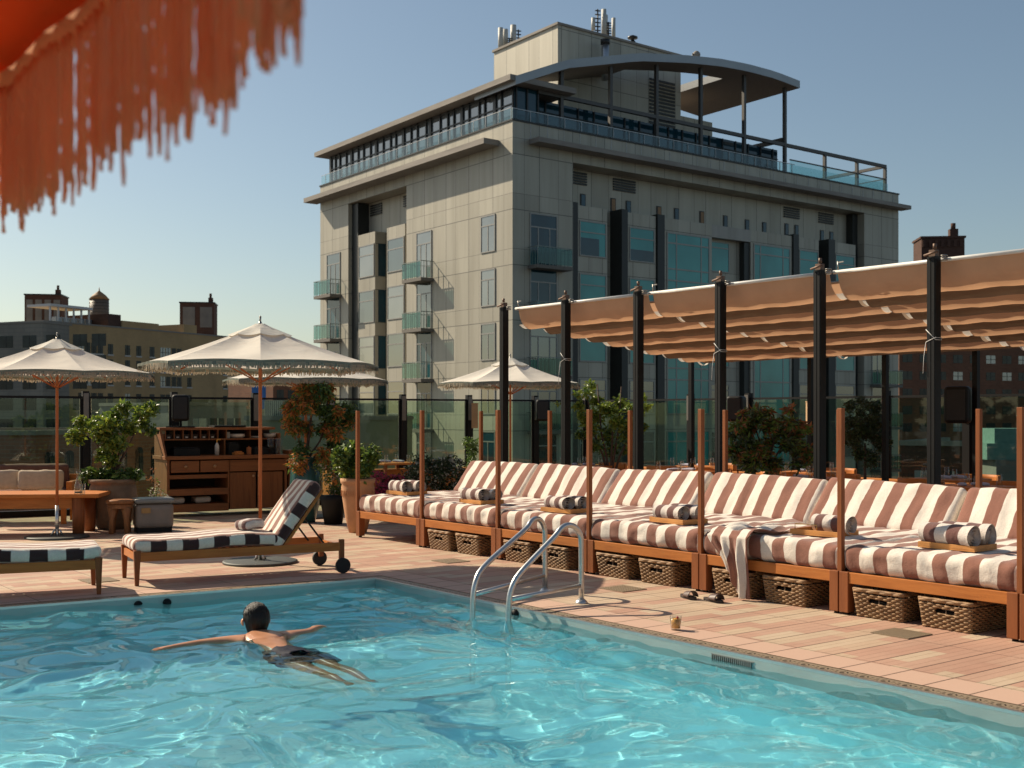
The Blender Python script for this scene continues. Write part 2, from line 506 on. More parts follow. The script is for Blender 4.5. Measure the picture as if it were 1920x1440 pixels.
M_pan = panel_mat('metal_cladding', (.41,.385,.32))
M_pan2 = panel_mat('metal_cladding_plain', (.36,.34,.31), joints=False)
M_shade = plain('bay_side_shade', (.022,.024,.022), rough=.5, scale=2)  # near-black colour standing in for shade on bay and recess sides
M_conc = plain('cornice_concrete', (.30,.27,.235), (.19,.17,.15), rough=.8, scale=.8, stretch=(.4,.4,3))
M_fr = plain('window_frame_grey', (.30,.29,.27), rough=.45, metal=.3)
M_frd = plain('dark_frame', (.03,.03,.03), rough=.4, metal=.4)
def glass_m(name, c, c2, rough=.04, spec=.9, ior=1.7, scale=.35, st=(1,1,1)):
    m, b = base(name, rough, 0, spec); b.inputs['IOR'].default_value = ior
    v = coords(m, 'Object', st); f = noise_n(m, v, scale, 2)
    _l(m, ramp(m, f, [(.35, c2), (.65, c)]), b.inputs['Base Color'])
    return m
M_gt = glass_m('teal_blind_glass', (.05,.33,.31), (.035,.24,.23), ior=1.5, spec=.5)
M_gd = glass_m('dark_blue_glass', (.012,.06,.085), (.008,.03,.045), ior=1.5, spec=.5)
M_gg = glass_m('grey_reflection_glass', (.17,.18,.165), (.10,.115,.11), ior=1.9)  # pale grey base carries the sky's reflection in the left-face panes
M_gm = glass_m('green_grey_glass', (.05,.075,.07), (.03,.045,.045), ior=1.8)
def clear_glass(name, tint=(.80,.93,.90), refl=.10, rough=.02):
    m = bpy.data.materials.new(name); m.use_nodes = True
    n = m.node_tree.nodes; n.clear()
    out = n.new('ShaderNodeOutputMaterial'); tr = n.new('ShaderNodeBsdfTransparent'); tr.inputs[0].default_value = (*tint, 1)
    gl = n.new('ShaderNodeBsdfGlossy'); gl.inputs['Roughness'].default_value = rough
    lw = n.new('ShaderNodeLayerWeight'); lw.inputs[0].default_value = .5
    fac = math_n(m, 'ADD', math_n(m, 'MULTIPLY', math_n(m, 'POWER', lw.outputs['Facing'], 4.0), .85), .045)
    mx = n.new('ShaderNodeMixShader')
    _l(m, fac, mx.inputs[0]); _l(m, tr.outputs[0], mx.inputs[1]); _l(m, gl.outputs[0], mx.inputs[2]); _l(m, mx.outputs[0], out.inputs[0])
    return m
M_clr = clear_glass('clear_balustrade_glass', (.74,.86,.86))
M_bal = clear_glass('balcony_glass_green', (.42,.66,.64))

T = thing('hotel_tower', 'tall grey panel-clad hotel with stacked balconies and a curved roof canopy', 'building', UC, RU)
ZB = -22
mb = MB()
D1 = 1.2
ub(mb, D1, 37.3-D1, D1, 24.4-D1, ZB, 18.25)                       # core
ub(mb, 0, 4.55, 0, D1, ZB, 18.30); ub(mb, 33.0, 37.3, 0, D1, ZB, 18.30); ub(mb, 4.55, 33.0, 0, D1, 16.5, 18.30)
ub(mb, 0, D1, D1, 11.9, ZB, 18.30); ub(mb, 0, D1, 20.0, 24.4, ZB, 18.30); ub(mb, 0, D1, 11.9, 20.0, 16.45, 18.30)
ub(mb, D1, 37.3, 24.4-D1, 24.4, ZB, 18.30); ub(mb, 37.3-D1, 37.3, D1, 24.4-D1, ZB, 18.28)
mb.build('wall', M_pan, T)
# bays in the recesses
def bay(face, a0, a1, z1=14.07, out=.2):
    mb = MB()
    if face == 'R': ub(mb, a0, a1, out, D1+.02, ZB, z1)
    else: ub(mb, out, D1+.02, a0, a1, ZB, z1)
    mb.build('bay', M_pan, T)
def shade_strip(u0, u1, out=.08, z1=14.2):
    mb = MB(); ub(mb, u0, u1, out, D1+.03, ZB, z1); mb.build('bay_side_shade', M_shade, T)
bay('R', 5.0, 7.45); bay('R', 9.08, 11.6); bay('R', 12.28, 16.75, 14.06); bay('R', 16.75, 20.6, 14.05, .75); bay('R', 20.6, 24.95, 14.06)
mbx = MB(); ub(mbx, 16.75, 20.6, .2, .75, 13.25, 14.055); mbx.build('bay_parapet', M_pan2, T)
bay('R', 25.56, 27.9); bay('R', 29.65, 32.2, 14.07)
for a in ((4.5, 5.0), (8.57, 9.08), (11.66, 12.28), (24.97, 25.56), (28.9, 29.65)): shade_strip(*a)
shade_strip(20.05, 20.6, .3, 13.2); shade_strip(32.4, 32.98, .6, 16.4)
bay('L', 16.55, 18.95, 14.1, .25); bay('L', 12.5, 14.9, 14.1, .25)
mb = MB(); ub(mb, .3, D1+.04, 19.1, 19.98, ZB, 16.4); ub(mb, .5, D1+.03, 11.95, 12.45, ZB, 14.0); mb.build('bay_side_shade', M_shade, T)  # shade beside the left-face bays, put in as near-black boxes

# windows: frame with a pane below it
def window(face, a0, a1, z0, z1, out, pm, vs=(), hs=(), t=.07, fm=None, dp=.10):
    """vs: vertical bars (fraction, z-fraction top) ; hs: horizontal bars"""
    fb = MB(); gb = MB()
    def bx(m_, p0, p1, q0, q1, d0, d1):
        if face == 'R': ub(m_, p0, p1, d0, d1, q0, q1)
        else: ub(m_, d0, d1, p0, p1, q0, q1)
    o = out
    bx(fb, a0, a1, z0, z0+t, o-.05, o+.0); bx(fb, a0, a1, z1-t, z1, o-.05, o+.0)
    bx(fb, a0, a0+t, z0+t, z1-t, o-.05, o+.0); bx(fb, a1-t, a1, z0+t, z1-t, o-.05, o+.0)
    for h in hs:
        zz = z0+(z1-z0)*h; bx(fb, a0+t, a1-t, zz-t/2, zz+t/2, o-.045, o)
    for v, zt in vs:
        aa = a0+(a1-a0)*v; bx(fb, aa-t/2, aa+t/2, z0+t, z0+(z1-z0)*zt-t/2, o-.04, o)
    bx(gb, a0+.01, a1-.01, z0+.01, z1-.01, o-.02, o+.0)
    f = fb.build('window', fm or M_fr, T)
    if isinstance(pm, list):
        gb.build('pane', pm[0], f)
    else: gb.build('pane', pm, f)
    return f
rows = [11.08 - 3.15*i for i in range(6)]
rng = random.Random(3)
M_balc = plain('balcony_slab', (.16,.145,.125), rough=.8)
M_rail = plain('balcony_rail_metal', (.20,.24,.22), rough=.45, metal=.3)
def balcony(face, a0, a1, zf, dep=.95):
    s = MB(); g = MB(); r = MB()
    def bx(m_, p0, p1, q0, q1, d0, d1):
        if face == 'R': ub(m_, p0, p1, d0, d1, q0, q1)
        else: ub(m_, d0, d1, p0, p1, q0, q1)
    bx(s, a0, a1, zf-.2, zf, -dep, -.003)
    o = s.build('balcony', M_balc, T)
    e = .04
    bx(r, a0, a1, zf+1.02, zf+1.06, -dep, -dep+e); bx(r, a0, a0+e, zf+1.02, zf+1.06, -dep+e, -.01); bx(r, a1-e, a1, zf+1.02, zf+1.06, -dep+e, -.01)
    n = 9
    for i in range(n+1):
        a = a0+e/2+(a1-a0-e)*i/n; bx(r, a-.014, a+.014, zf, zf+1.02, -dep+.005, -dep+.033)
    for i in range(1, 4):
        d = -dep+dep*i/4
        for a in (a0+.02, a1-.02): bx(r, a-.014, a+.014, zf, zf+1.02, d-.014, d+.014)
    r.build('railing', M_rail, o)
    bx(g, a0+.06, a1-.06, zf+.06, zf+.98, -dep-.012, -dep-.002)
    g.build('glass_panel', M_bal, o)
for i, z in enumerate(rows):
    gl = [M_gg, M_gg, M_gm, M_gm, M_gd, M_gm][i]
    window('L', 1.71, 3.2, z, 13.25-3.15*i, .0, gl, [(.5, .72)], [.72])
    window('L', 8.75, 10.6, z-.9, 13.2-3.15*i, .0, [M_gg, M_gm, M_gd, M_gd, M_gm, M_gd][i], [(.36, .74), (.72, .74)], [.74])
    window('L', 21.2, 23.3, z-.9, 13.2-3.15*i, .0, [M_gm, M_gd, M_gd, M_gm, M_gd, M_gd][i], [(.36, .74), (.72, .74)], [.74])
    balcony('L', 8.55, 10.9, 10.15-3.15*i); balcony('L', 21.0, 23.6, 10.15-3.15*i)
    for a in ((16.65, 18.85), (12.6, 14.8)):
        window('L', a[0], a[1], z, 13.3-3.15*i, .25, rng.choice([M_gg, M_gg, M_gm]), [], [.68])
    # dark windows in the bay sides
    s = MB(); ub(s, .5, 1.1, 16.52, 16.548, z, 13.3-3.15*i); s.build('side_window', M_gd, T)
    window('R', 1.25, 3.3, z-.9, 13.2-3.15*i, .0, M_gd if i < 2 else M_gm, [(.3, .74), (.72, .74)], [.74])
    balcony('R', 1.1, 3.75, 10.15-3.15*i)
    for a in ((5.2, 7.35), (9.3, 11.45)):
        f = window('R', a[0], a[1], z, 13.2-3.15*i, .2, M_gt if i < 3 else M_gm, [], [.68])
        if i in (0,):   # the blind is raised part of the way
            q = MB(); ub(q, a[0]+.08, a[1]-.08 - (.5 if a[0] < 6 else 0), .165, .178, z+.08, z+1.1 - (0 if a[0] < 6 else .35)); q.build('raised_blind_gap', M_gd, f)
    if i % 2 == 0:
        window('R', 12.56, 16.5, z-3.15, 13.2-3.15*i, .2, M_gt, [(.22, 1), (.8, 1)], [.87, .56, .42], t=.09)
        window('R', 20.87, 24.7, z-3.15, 13.2-3.15*i, .2, M_gt, [(.18, 1), (.8, 1)], [.87, .42], t=.09)
    window('R', 17.0, 19.0, z, 13.1-3.15*i, .75, M_gt if i < 3 else M_gm, [], [.8])
    for a in ((25.7, 27.8), (29.8, 32.05)):
        window('R', a[0], a[1], z, 13.2-3.15*i, .2, M_gt if i < 3 else M_gm, [], [.68])
    if i > 1:
        window('R', 33.9, 36.2, z-.9, 13.2-3.15*i, .0, M_gm, [(.3, .74), (.72, .74)], [.74]); balcony('R', 33.7, 36.5, 10.15-3.15*i)
# small vents and openings above the bays
mb = MB(); M_void = plain('dark_opening', (.02,.02,.022), rough=.6); M_amb = plain('amber_interior', (.30,.17,.08), rough=.6)
for u, z, k in ((5.05,14.6,0),(6.1,14.6,0),(8.6,14.62,1),(9.9,14.6,0),(12.6,14.55,1),(14.2,14.6,0),(16.6,14.65,1),(18.9,14.6,0),(21.1,14.55,0),(22.9,14.55,0),(25.3,14.7,0),(26.4,14.7,0),(29.3,14.6,0),(30.4,14.6,0)):
    f = MB(); ub(f, u, u+.42, D1-.05, D1-.003, z-.42, z+.42)
    o = f.build('small_window', M_frd, T); g = MB(); ub(g, u+.07, u+.37, D1-.06, D1-.045, z-.36, z+.36); g.build('pane', M_amb if k else M_gd, o)
for u0, u1 in ((4.9, 6.6), (8.8, 10.7), (25.2, 26.9), (29.1, 30.8)):
    f = MB()
    for q in range(5): ub(f, u0, u1, D1-.09, D1-.004, 15.55+q*.16, 15.55+q*.16+.1)
    f.build('louvre', M_frd, T)
for w0, w1 in ((17.2, 18.8), (12.3, 14.2)):
    f = MB()
    for q in range(5): ub(f, D1-.09, D1-.004, w0, w1, 15.5+q*.16, 15.5+q*.16+.1)
    f.build('louvre', M_frd, T)
# projecting cornice slabs
mb = MB()
ub(mb, 1.2, 37.6, -.95, -.003, 17.1, 17.38)
mb.build('cornice', M_conc, T)
mb = MB(); ub(mb, -1.1, -.003, 1.35, 24.95, 17.1, 17.42); mb.build('cornice', M_conc, T)
mb = MB(); ub(mb, -.06, 37.36, -.06, 24.46, 18.305, 18.40); mb.build('parapet_coping', M_frd, T)
mb = MB()
for i in range(29): ub(mb, 1.3+i*1.26, 1.33+i*1.26, -.02, -.002, 17.4, 18.28)
mb.build('parapet_joint', plain('pale_joint', (.55,.56,.55)), T)
# penthouse: glazing, flat roof, frames
g = MB(); ub(g, .55, 2.2, .6, 23.6, 18.41, 20.45); g.build('penthouse_glazing', glass_m('penthouse_side_glass', (.12,.14,.15), (.08,.095,.10), ior=1.9), T)
g = MB(); ub(g, 2.2, 25.0, 1.6, 6, 18.41, 20.3); g.build('penthouse_glazing', M_gd, T)
g = MB(); ub(g, .58, 2.2, .55, .6, 18.41, 20.45); g.build('penthouse_glazing', M_gd, T)
f = MB()
wv = [.6, 1.75, 2.35, 3.5, 4.1, 5.2, 5.9, 6.9, 7.6, 8.5, 9.6, 10.2, 11.3, 12.1, 13., 14.1, 14.8, 15.8, 16.7, 17.6, 18.6, 19.4, 20.3, 21.2, 22.2, 22.9, 23.55]
for i, q in enumerate(wv): ub(f, .46, .55, q, q+(.28 if i % 4 == 2 else .1), 18.41, 20.45)
for q in (18.42, 19.45, 20.3): ub(f, .48, .549, .6, 23.6, q, q+.07)
for i in range(18):
    u = 2.3+i*1.3; ub(f, u, u+.09, 1.52, 1.6, 18.41, 20.3)
for q in (18.9, 19.6): ub(f, 2.2, 25, 1.53, 1.599, q, q+.05)
for u in (.6, 1.4, 2.2): ub(f, u, u+.1, .46, .55, 18.41, 20.45)
f.build('penthouse_frame', M_frd, T)
mb = MB(); ub(mb, -.35, 4.6, -.25, 24.7, 20.5, 20.82); mb.build('penthouse_roof', M_conc, T)
# curved canopy
def arcz(u):
    t = max(0., min(1., u/25.2)); 
    xs = [0, 3.8, 9.7, 13.9, 17, 19.8, 22.6, 25.2]; zs = [20.75, 22.35, 23.85, 24.5, 24.85, 25.0, 25.0, 24.8]
    for i in range(7):
        if xs[i] <= u <= xs[i+1]+1e-6:
            q = (u-xs[i])/(xs[i+1]-xs[i]); return zs[i]+(zs[i+1]-zs[i])*q
    return zs[-1]
M_can = plain('canopy_metal', (.34,.36,.37), (.30,.315,.33), rough=.4, metal=.3, scale=.6)
M_sof = plain('canopy_soffit', (.26,.20,.16), rough=.7)
def strip(u0, u1, w0, w1, th=.5):
    mb = MB(); n = max(2, int((u1-u0)/1.0))
    for i in range(n):
        a, b_ = u0+(u1-u0)*i/n, u0+(u1-u0)*(i+1)/n
        za, zb = arcz(a), arcz(b_)
        vs = [L(a,w0,za-th),L(b_,w0,zb-th),L(b_,w1,zb-th),L(a,w1,za-th),L(a,w0,za),L(b_,w0,zb),L(b_,w1,zb),L(a,w1,za)]
        mb.add(vs, [(0,3,2,1)], 1); mb.add(vs, [(4,5,6,7),(0,1,5,4),(2,3,7,6)], 0)
        if i == 0: mb.add(vs, [(3,0,4,7)], 0)
        if i == n-1: mb.add(vs, [(1,2,6,5)], 0)
    return mb
cm = MB()
for a in ((0, 25.2, -.3, 1.9), (19.6, 25.2, 1.903, 9.5), (0, 10.4, 1.903, 3.9), (10.4, 19.6, 7.6, 9.5)):
    q = strip(*a); cm.add(q.v, [], 0); off = len(cm.v)-len(q.v)
    for f_, m_ in zip(q.f, q.m): cm.f.append(tuple(x+off for x in f_)); cm.m.append(m_); cm.s.append(False)
cm.build('roof_canopy', [M_can, M_sof], T)
for u in (4.0, 7.95, 11.9, 15.95, 20.2, 24.45):
    q = MB(); ub(q, u-.11, u+.11, .35, .57, 18.41, arcz(u)-.5); q.build('column', plain('canopy_column', (.075,.07,.065), rough=.5) if u == 4.0 else bpy.data.materials['canopy_column'], T)
q = MB(); ub(q, 2.2, 36.3, .36, .58, 20.28, 20.5); ub(q, 36.08, 36.3, .6, 9, 20.28, 20.49); ub(q, 24.3, 24.5, .6, 6, 20.6, 20.9)
for u in (28.8, 32.6, 36.1): ub(q, u, u+.2, .34, .56, 18.41, 20.28)
for w_ in (3, 6, 9): ub(q, 36.1, 36.28, w_, w_+.18, 18.41, 20.28)
ub(q, 25.0, 36.3, .40, .5, 19.4, 19.47)
ub(q, 25.0, 36.2, 8.9, 9.05, 19.4, 19.47); ub(q, 36.12, 36.2, .6, 9, 19.4, 19.47)
q.build('terrace_frame', bpy.data.materials['canopy_column'], T)
q = MB(); ub(q, 25.0, 36.2, .44, .455, 18.42, 19.38); ub(q, 36.14, 36.155, .6, 9, 18.42, 19.38); q.build('terrace_glass', M_clr, T)
q = MB(); ub(q, -.02, 36, .05, .065, 18.42, 18.98); ub(q, 0, .012, .07, 24.2, 18.42, 19.02); q.build('parapet_glass', M_clr, T)
q = MB()
for i in range(20): ub(q, i*1.3, i*1.3+.03, .0, .045, 18.41, 19.0)
for i in range(19): ub(q, -.02, -.003, .1+i*1.3, .13+i*1.3, 18.41, 19.03)
ub(q, 0, 25, .0, .04, 18.99, 19.03); ub(q, -.02, -.001, .15, 24.2, 19.04, 19.07)
q.build('parapet_rail', plain('pale_metal_rail', (.45,.46,.46), rough=.4, metal=.4), T)
# service block on the roof and what stands on it
q = MB(); ub(q, 6.56, 17.6, 4.0, 11.1, 18.26, 26.1); ub(q, 17.6, 21.4, 4.6, 11.1, 18.26, 22.3)
q.build('service_block', M_pan, T)
q = MB(); ub(q, 6.46, 17.7, 3.9, 11.2, 26.1, 26.25); q.build('block_coping', M_conc, T)
q = MB()
for i in range(14): ub(q, 14.6, 17.0, 3.93, 3.998, 20.9+i*.24, 21.04+i*.24)
q.build('louvre', M_frd, T)
q = MB()
for i in range(4): ub(q, 6.5, 6.558, 9.2, 10.6, 22.5+i*.16, 22.6+i*.16)
q.build('louvre', plain('tan_louvre', (.30,.22,.16)), T)
M_ant = plain('antenna_panel', (.50,.50,.46), (.42,.42,.39), rough=.6)
def UP(u, w_, z): return UC + UU*u + WW*w_ + Vector((0,0,z))
def antenna_cluster(base_uw, panels, label, masts):
    o = thing('antenna_mast', label, 'antenna', UP(base_uw[0], base_uw[1], 26.25), RU, 'antenna clusters on the hotel roof')
    for (x, y, z0, z1, wd) in panels:
        q = MB(); q.tube([(x, y, z0), (x, y, z1)], wd, 10, 0); q.build('antenna_panel', M_ant, o)
    q = MB()
    for (x, y, z0, z1) in masts:
        q.cyl((x, y, z0), (x, y, z1), .05, seg=6)
        for k in range(7): 
            zz = z0+(z1-z0)*(k+.5)/7; q.bar((x-.2, y, zz), (x+.22, y, zz+.05), .09, .06)
    q.build('mast', M_frd, o)
antenna_cluster((7.2, 10.6), [(-.2,.3,.05,1.55,.17),(.9,.3,.35,1.95,.2),(.35,.5,.4,1.6,.2)], 'cluster of tall pale aerial panels at the left end of the hotel roof block', [(1.25,.2,0,1.7),(.35,0,0,.9),(2.3,.2,.7,1.2)])
antenna_cluster((10.9, 4.6), [(.1,.0,.2,1.9,.16),(.55,.3,.4,1.7,.13),(1.15,.2,.05,1.6,.13),(-.75,.1,.4,1.2,.13)], 'cluster of slim pale aerial panels in the middle of the hotel roof', [(-.45,0,0,1.8),(.6,.1,0,1.2)])
o = thing('chimney_pipe', 'steel flue pipe with a dark cap rising behind the curved canopy', 'flue', UP(9.9, 3.2, 23.0), RU)
q = MB(); q.cyl((0,0,0), (0,0,2.3), .24, seg=14); q.build('pipe', M_steel, o); q = MB(); q.cyl((0,0,2.3), (0,0,2.6), .3, seg=14); q.build('cap', M_frd, o)
o = thing('roof_vent', 'small mushroom shaped exhaust vent on the hotel roof block', 'vent', UP(13.5, 4.5, 26.25), RU)
q = MB(); q.lathe([(.2,0),(.2,.25),(.12,.3),(.12,.42),(.34,.45),(.34,.55),(.1,.66)], 14); q.build('cap', M_frd, o)
o = thing('roof_lamp', 'round globe lamp fixed on top of the curved canopy', 'lamp', UP(15.6, .5, arcz(15.6)), RU)
q = MB(); q.lathe([(.02,.05),(.18,.12),(.26,.3),(.24,.45),(.12,.56),(.01,.6)], 14); q.build('globe', M_conc, o); q = MB(); q.cyl((-.35,0,0), (-.35,0,.35), .05); q.bar((-.35,0,.3),(0,0,.3),.05,.05); q.build('bracket', M_frd, o)
# ------------------------------------------------------------------ the city around
def brick_mat(name, c, mortar, sc=1.0, rough=.85, spread=.12):
    m, b = base(name, rough, 0, .2)
    tc = _n(m).new('ShaderNodeTexCoord'); x, y, z = sep(m, tc.outputs['Object'])
    nx, ny, nz = sep(m, tc.outputs['Normal'])
    side = math_n(m, 'GREATER_THAN', math_n(m, 'ABSOLUTE', nx), math_n(m, 'ABSOLUTE', ny))
    h = math_n(m, 'ADD', math_n(m, 'MULTIPLY', side, y), math_n(m, 'MULTIPLY', math_n(m, 'SUBTRACT', 1, side), x))
    cb = _n(m).new('ShaderNodeCombineXYZ'); _l(m, h, cb.inputs[0]); _l(m, z, cb.inputs[1])
    bk = _n(m).new('ShaderNodeTexBrick'); bk.inputs['Scale'].default_value = sc
    bk.inputs['Brick Width'].default_value = .6; bk.inputs['Row Height'].default_value = .2; bk.inputs['Mortar Size'].default_value = .02
    bk.inputs['Color1'].default_value = (*c, 1); bk.inputs['Color2'].default_value = (*[q*(1-spread*2) for q in c], 1); bk.inputs['Mortar'].default_value = (*mortar, 1)
    _l(m, cb.outputs[0], bk.inputs['Vector'])
    f = noise_n(m, coords(m, 'Object', (.12,.12,.05)), 2.0, 6)
    _l(m, mixc(m, .8, bk.outputs[0], ramp(m, f, [(.3, (.72,.72,.72)), (.7, (1.1,1.08,1.05))]), 'MULTIPLY'), b.inputs['Base Color'])
    return m
M_beige = brick_mat('beige_brick', (.43,.295,.15), (.40,.29,.16), .8, spread=.04)
M_stone = brick_mat('grey_stone', (.25,.235,.20), (.2,.19,.17), .3, spread=.05)
M_brown = brick_mat('brown_brick', (.19,.085,.05), (.16,.10,.07), .8)
M_red = brick_mat('red_brick', (.30,.13,.08), (.25,.16,.12), 1.0)
M_dbrick = brick_mat('dark_brick', (.10,.055,.042), (.08,.05,.04), .8)
M_olive = plain('olive_render', (.30,.28,.19), (.22,.20,.14), rough=.85, scale=.3)
M_grey = plain('grey_render', (.20,.20,.19), (.13,.13,.125), rough=.85, scale=.3)
M_sill = plain('pale_sill', (.5,.48,.43), rough=.7)
M_wd = glass_m('far_window_glass', (.03,.04,.045), (.015,.02,.022), ior=1.4, spec=.35)
M_wl = glass_m('far_window_pale', (.22,.26,.28), (.12,.15,.17))
M_tarp = plain('blue_tarp', (.02,.14,.42), (.015,.09,.30), rough=.6, scale=1)
class Wall:
    """a facade: origin p0, direction d (2-D unit); local x along the facade, y inwards"""
    def __init__(s, root, p0, d, flip=False):
        s.root = root; s.p = Vector((p0[0], p0[1], 0)); s.d = Vector((d[0], d[1], 0)).normalized()
def city_block(name, label, cat, px0, px1, D0, D1_, ytop, depth, mat, wins=None, zb=-22, group=None, ww=1.1, wh=1.6, sills=False, pale=.12, arch=False, roofs=None, seed=1):
    """facade from column px0 (distance D0) to px1 (distance D1_), roof at row ytop seen at D0"""
    a = AT(px0, 700, D0); c = AT(px1, 700, D1_); a.z = c.z = 0
    d = (c-a); ln = d.length; d.normalize(); rz = math.atan2(d.y, d.x)
    zt = H + (HZ-ytop)/F*D0
    o = thing(name, label, cat, a, rz, group)
    mb = MB(); mb.box(0, ln, 0, depth, zb, zt)
    mb.build('wall', mat, o)
    mb = MB(); mb.box(-.1, ln+.1, -.1, .25, zt, zt+.25); mb.box(-.1, .25, .25, depth, zt, zt+.24); mb.box(ln-.25, ln+.1, .25, depth, zt, zt+.24)
    mb.build('parapet', plain('stone_coping', (.22,.20,.17)) if 'stone_coping' not in bpy.data.materials else bpy.data.materials['stone_coping'], o)
    r_ = random.Random(seed)
    n = 0
    if wins:
        cols, rows_ = wins
        for z in rows_:
            for x in cols:
                if n >= 95: break
                f = MB()
                f.box(x-ww/2, x+ww/2, -.04, .02, z-wh/2, z+wh/2, 1 if r_.random() < pale else 0)
                if arch:
                    vs = [(x+ww/2*math.cos(PI*k/6), -.04, z+wh/2-.001+ww*.3*math.sin(PI*k/6)) for k in range(7)]
                    f.add(vs, [tuple(range(6, -1, -1))], 0)
                w_ = f.build('window', [M_wd, M_wl], o)
                f = MB(); f.box(x-.05, x+.05, -.07, -.04, z-wh/2, z+wh/2); f.box(x-ww/2, x-.05, -.07, -.04, z-.04, z+.04); f.box(x+.05, x+ww/2, -.07, -.04, z-.04, z+.04)
                f.build('window_bars', M_sill if pale > .3 else M_frd, w_)
                if sills:
                    f = MB(); f.box(x-ww/2-.1, x+ww/2+.1, -.14, -.001, z-wh/2-.25, z-wh/2); f.build('sill', M_sill, w_)
                n += 1
    return o, ln, zt
def colx(px, px0, px1, D0, D1_):
    a = AT(px0, 700, D0); c = AT(px1, 700, D1_); a.z = c.z = 0; d = (c-a).normalized(); k = (px-960)/F
    t = (k*a.y-a.x)/(d.x-k*d.y); return t
ARG = (82, 575, 190, 251)
cs = [colx(p, *ARG) for p in (152, 164, 176, 188, 207, 239, 260, 285, 305, 315, 326, 336, 355, 422, 455, 500, 540)]
o, ln, zt = city_block('apartment_block', 'long beige brick building with rows of narrow windows behind the left fence', 'building', *ARG, 603, 60, M_beige, (cs, [12.7, 10.1, 7.56, 4.36, 1.2]), ww=1.15, wh=1.75, sills=True, pale=.15)
def roof_piece(name, pxa, pxb, y1, mat, zlow, d0=0.0, dep=12):
    a, b_ = colx(pxa, *ARG), colx(pxb, *ARG); Da = 190+(251-190)*a/ln
    q = MB(); q.box(a, b_, d0, dep, zlow, H+(HZ-y1)/F*Da); return q.build(name, mat, o)
roof_piece('roof_wall', 205, 229, 588, M_dbrick, zt+.25, .3)
roof_piece('roof_wall', 229, 298, 601, M_beige, zt+.25, .02)
roof_piece('roof_wall', 300, 344, 633, M_dbrick, zt+.1, 1)
roof_piece('roof_wall', 345, 369, 608, M_beige, zt+.25, .02)
roof_piece('blue_tarp', 90, 112, 604, M_tarp, zt+.26, 3, 6); roof_piece('blue_tarp', 372, 440, 632, M_tarp, zt+.26, 2, 8)
roof_piece('roof_rubble', 378, 400, 628, M_sill, zt+.3, 1, 3)
# pergola on its roof
q = MB(); a = colx(120, *ARG); b_ = colx(192, *ARG)
for x in np.linspace(a, b_, 6): q.box(x-.12, x+.12, 3, 3.24, zt+.25, zt+2.9)
q.box(a-.4, b_+.4, 2.6, 8, zt+2.9, zt+3.3); q.build('roof_shelter', plain('white_steel', (.55,.56,.55)), o)
q = MB()
for i in range(5): q.box(a+2+i*1.6, a+3.2+i*1.6, 4, 5, zt+.25, zt+1.4)
q.build('roof_unit', plain('galvanised', (.35,.38,.40), metal=.5, rough=.4), o)
# the grey stone neighbour at the left edge
city_block('stone_apartment_block', 'grey stone building with large dark windows at the left edge of the view', 'building', -260, 80, 200, 188.6, 615, 8, M_stone,
           ([2.5, 7, 11.5, 16, 20.5, 25, 29.5, 34, 38.5, 43.5, 47], [13.2, 9.9, 6.6, 3.3, 0, -3.3]), ww=2.6, wh=1.9, pale=.05, seed=4)
# water tower and two brick bulkheads
def bulkhead(px0, px1, y0, D, label, knob):
    a = AT(px0, y0, D); b_ = AT(px1, y0, D); w_ = b_.x-a.x
    o = thing('brick_bulkhead', label, 'rooftop structure', (a.x, D, 16.5), R(8), 'brick bulkheads on the far roofs')
    h = a.z-16.5
    q = MB(); q.box(0, w_, 0, w_*.9, 0, h); q.build('wall', M_dbrick, o)
    q = MB(); q.box(-.15, w_+.15, -.15, w_*.9+.15, h, h+.25); q.build('coping', M_frd, o)
    n = 4 if knob else 2
    for i in range(n):
        f = MB(); f.box(w_*(i+.18)/n, w_*(i+.88)/n, -.08, -.002, h*.38, h*.9); f.build('panel', M_grey, o)
    f = MB(); f.box(w_*.82, w_*.95, .5, 1.5, h+.25, h+1.2); f.cyl((w_*.88, 1, h+1.2), (w_*.88, 1, h+2.1), .25); f.build('stack', M_dbrick, o)
    return o
bulkhead(46, 112, 553, 240, 'dark brick rooftop bulkhead with four tall panels, furthest left on the skyline', 1)
bulkhead(337, 400, 568, 245, 'dark brick rooftop bulkhead with two square panels right of the water tower', 0)
c = AT(186, 600, 238); o = thing('water_tower', 'round wooden water tank with a cone roof on the beige roof', 'water tower', (c.x, 238, 16.5), 0)
q = MB(); q.lathe([(1.85,3.2),(1.9,3.3),(1.85,8.0)], 24); q.build('tank', wood('tank_wood', (.13,.11,.09), (.07,.06,.05), 2), o)
q = MB(); q.lathe([(2.0,8.0),(1.2,8.9),(.15,9.7),(.05,10.4)], 24); q.build('roof', plain('tank_roof', (.28,.16,.07), rough=.7), o)
q = MB()
for k in range(7): q.lathe([(1.92,3.5+k*.62),(1.92,3.58+k*.62)], 24)
q.build('hoop', M_frd, o)
q = MB()
for x in (-1.5, 1.5):
    for y in (-1.5, 1.5): q.box(x-.15, x+.15, y-.15, y+.15, -2, 3.2)
q.build('stand', M_frd, o)
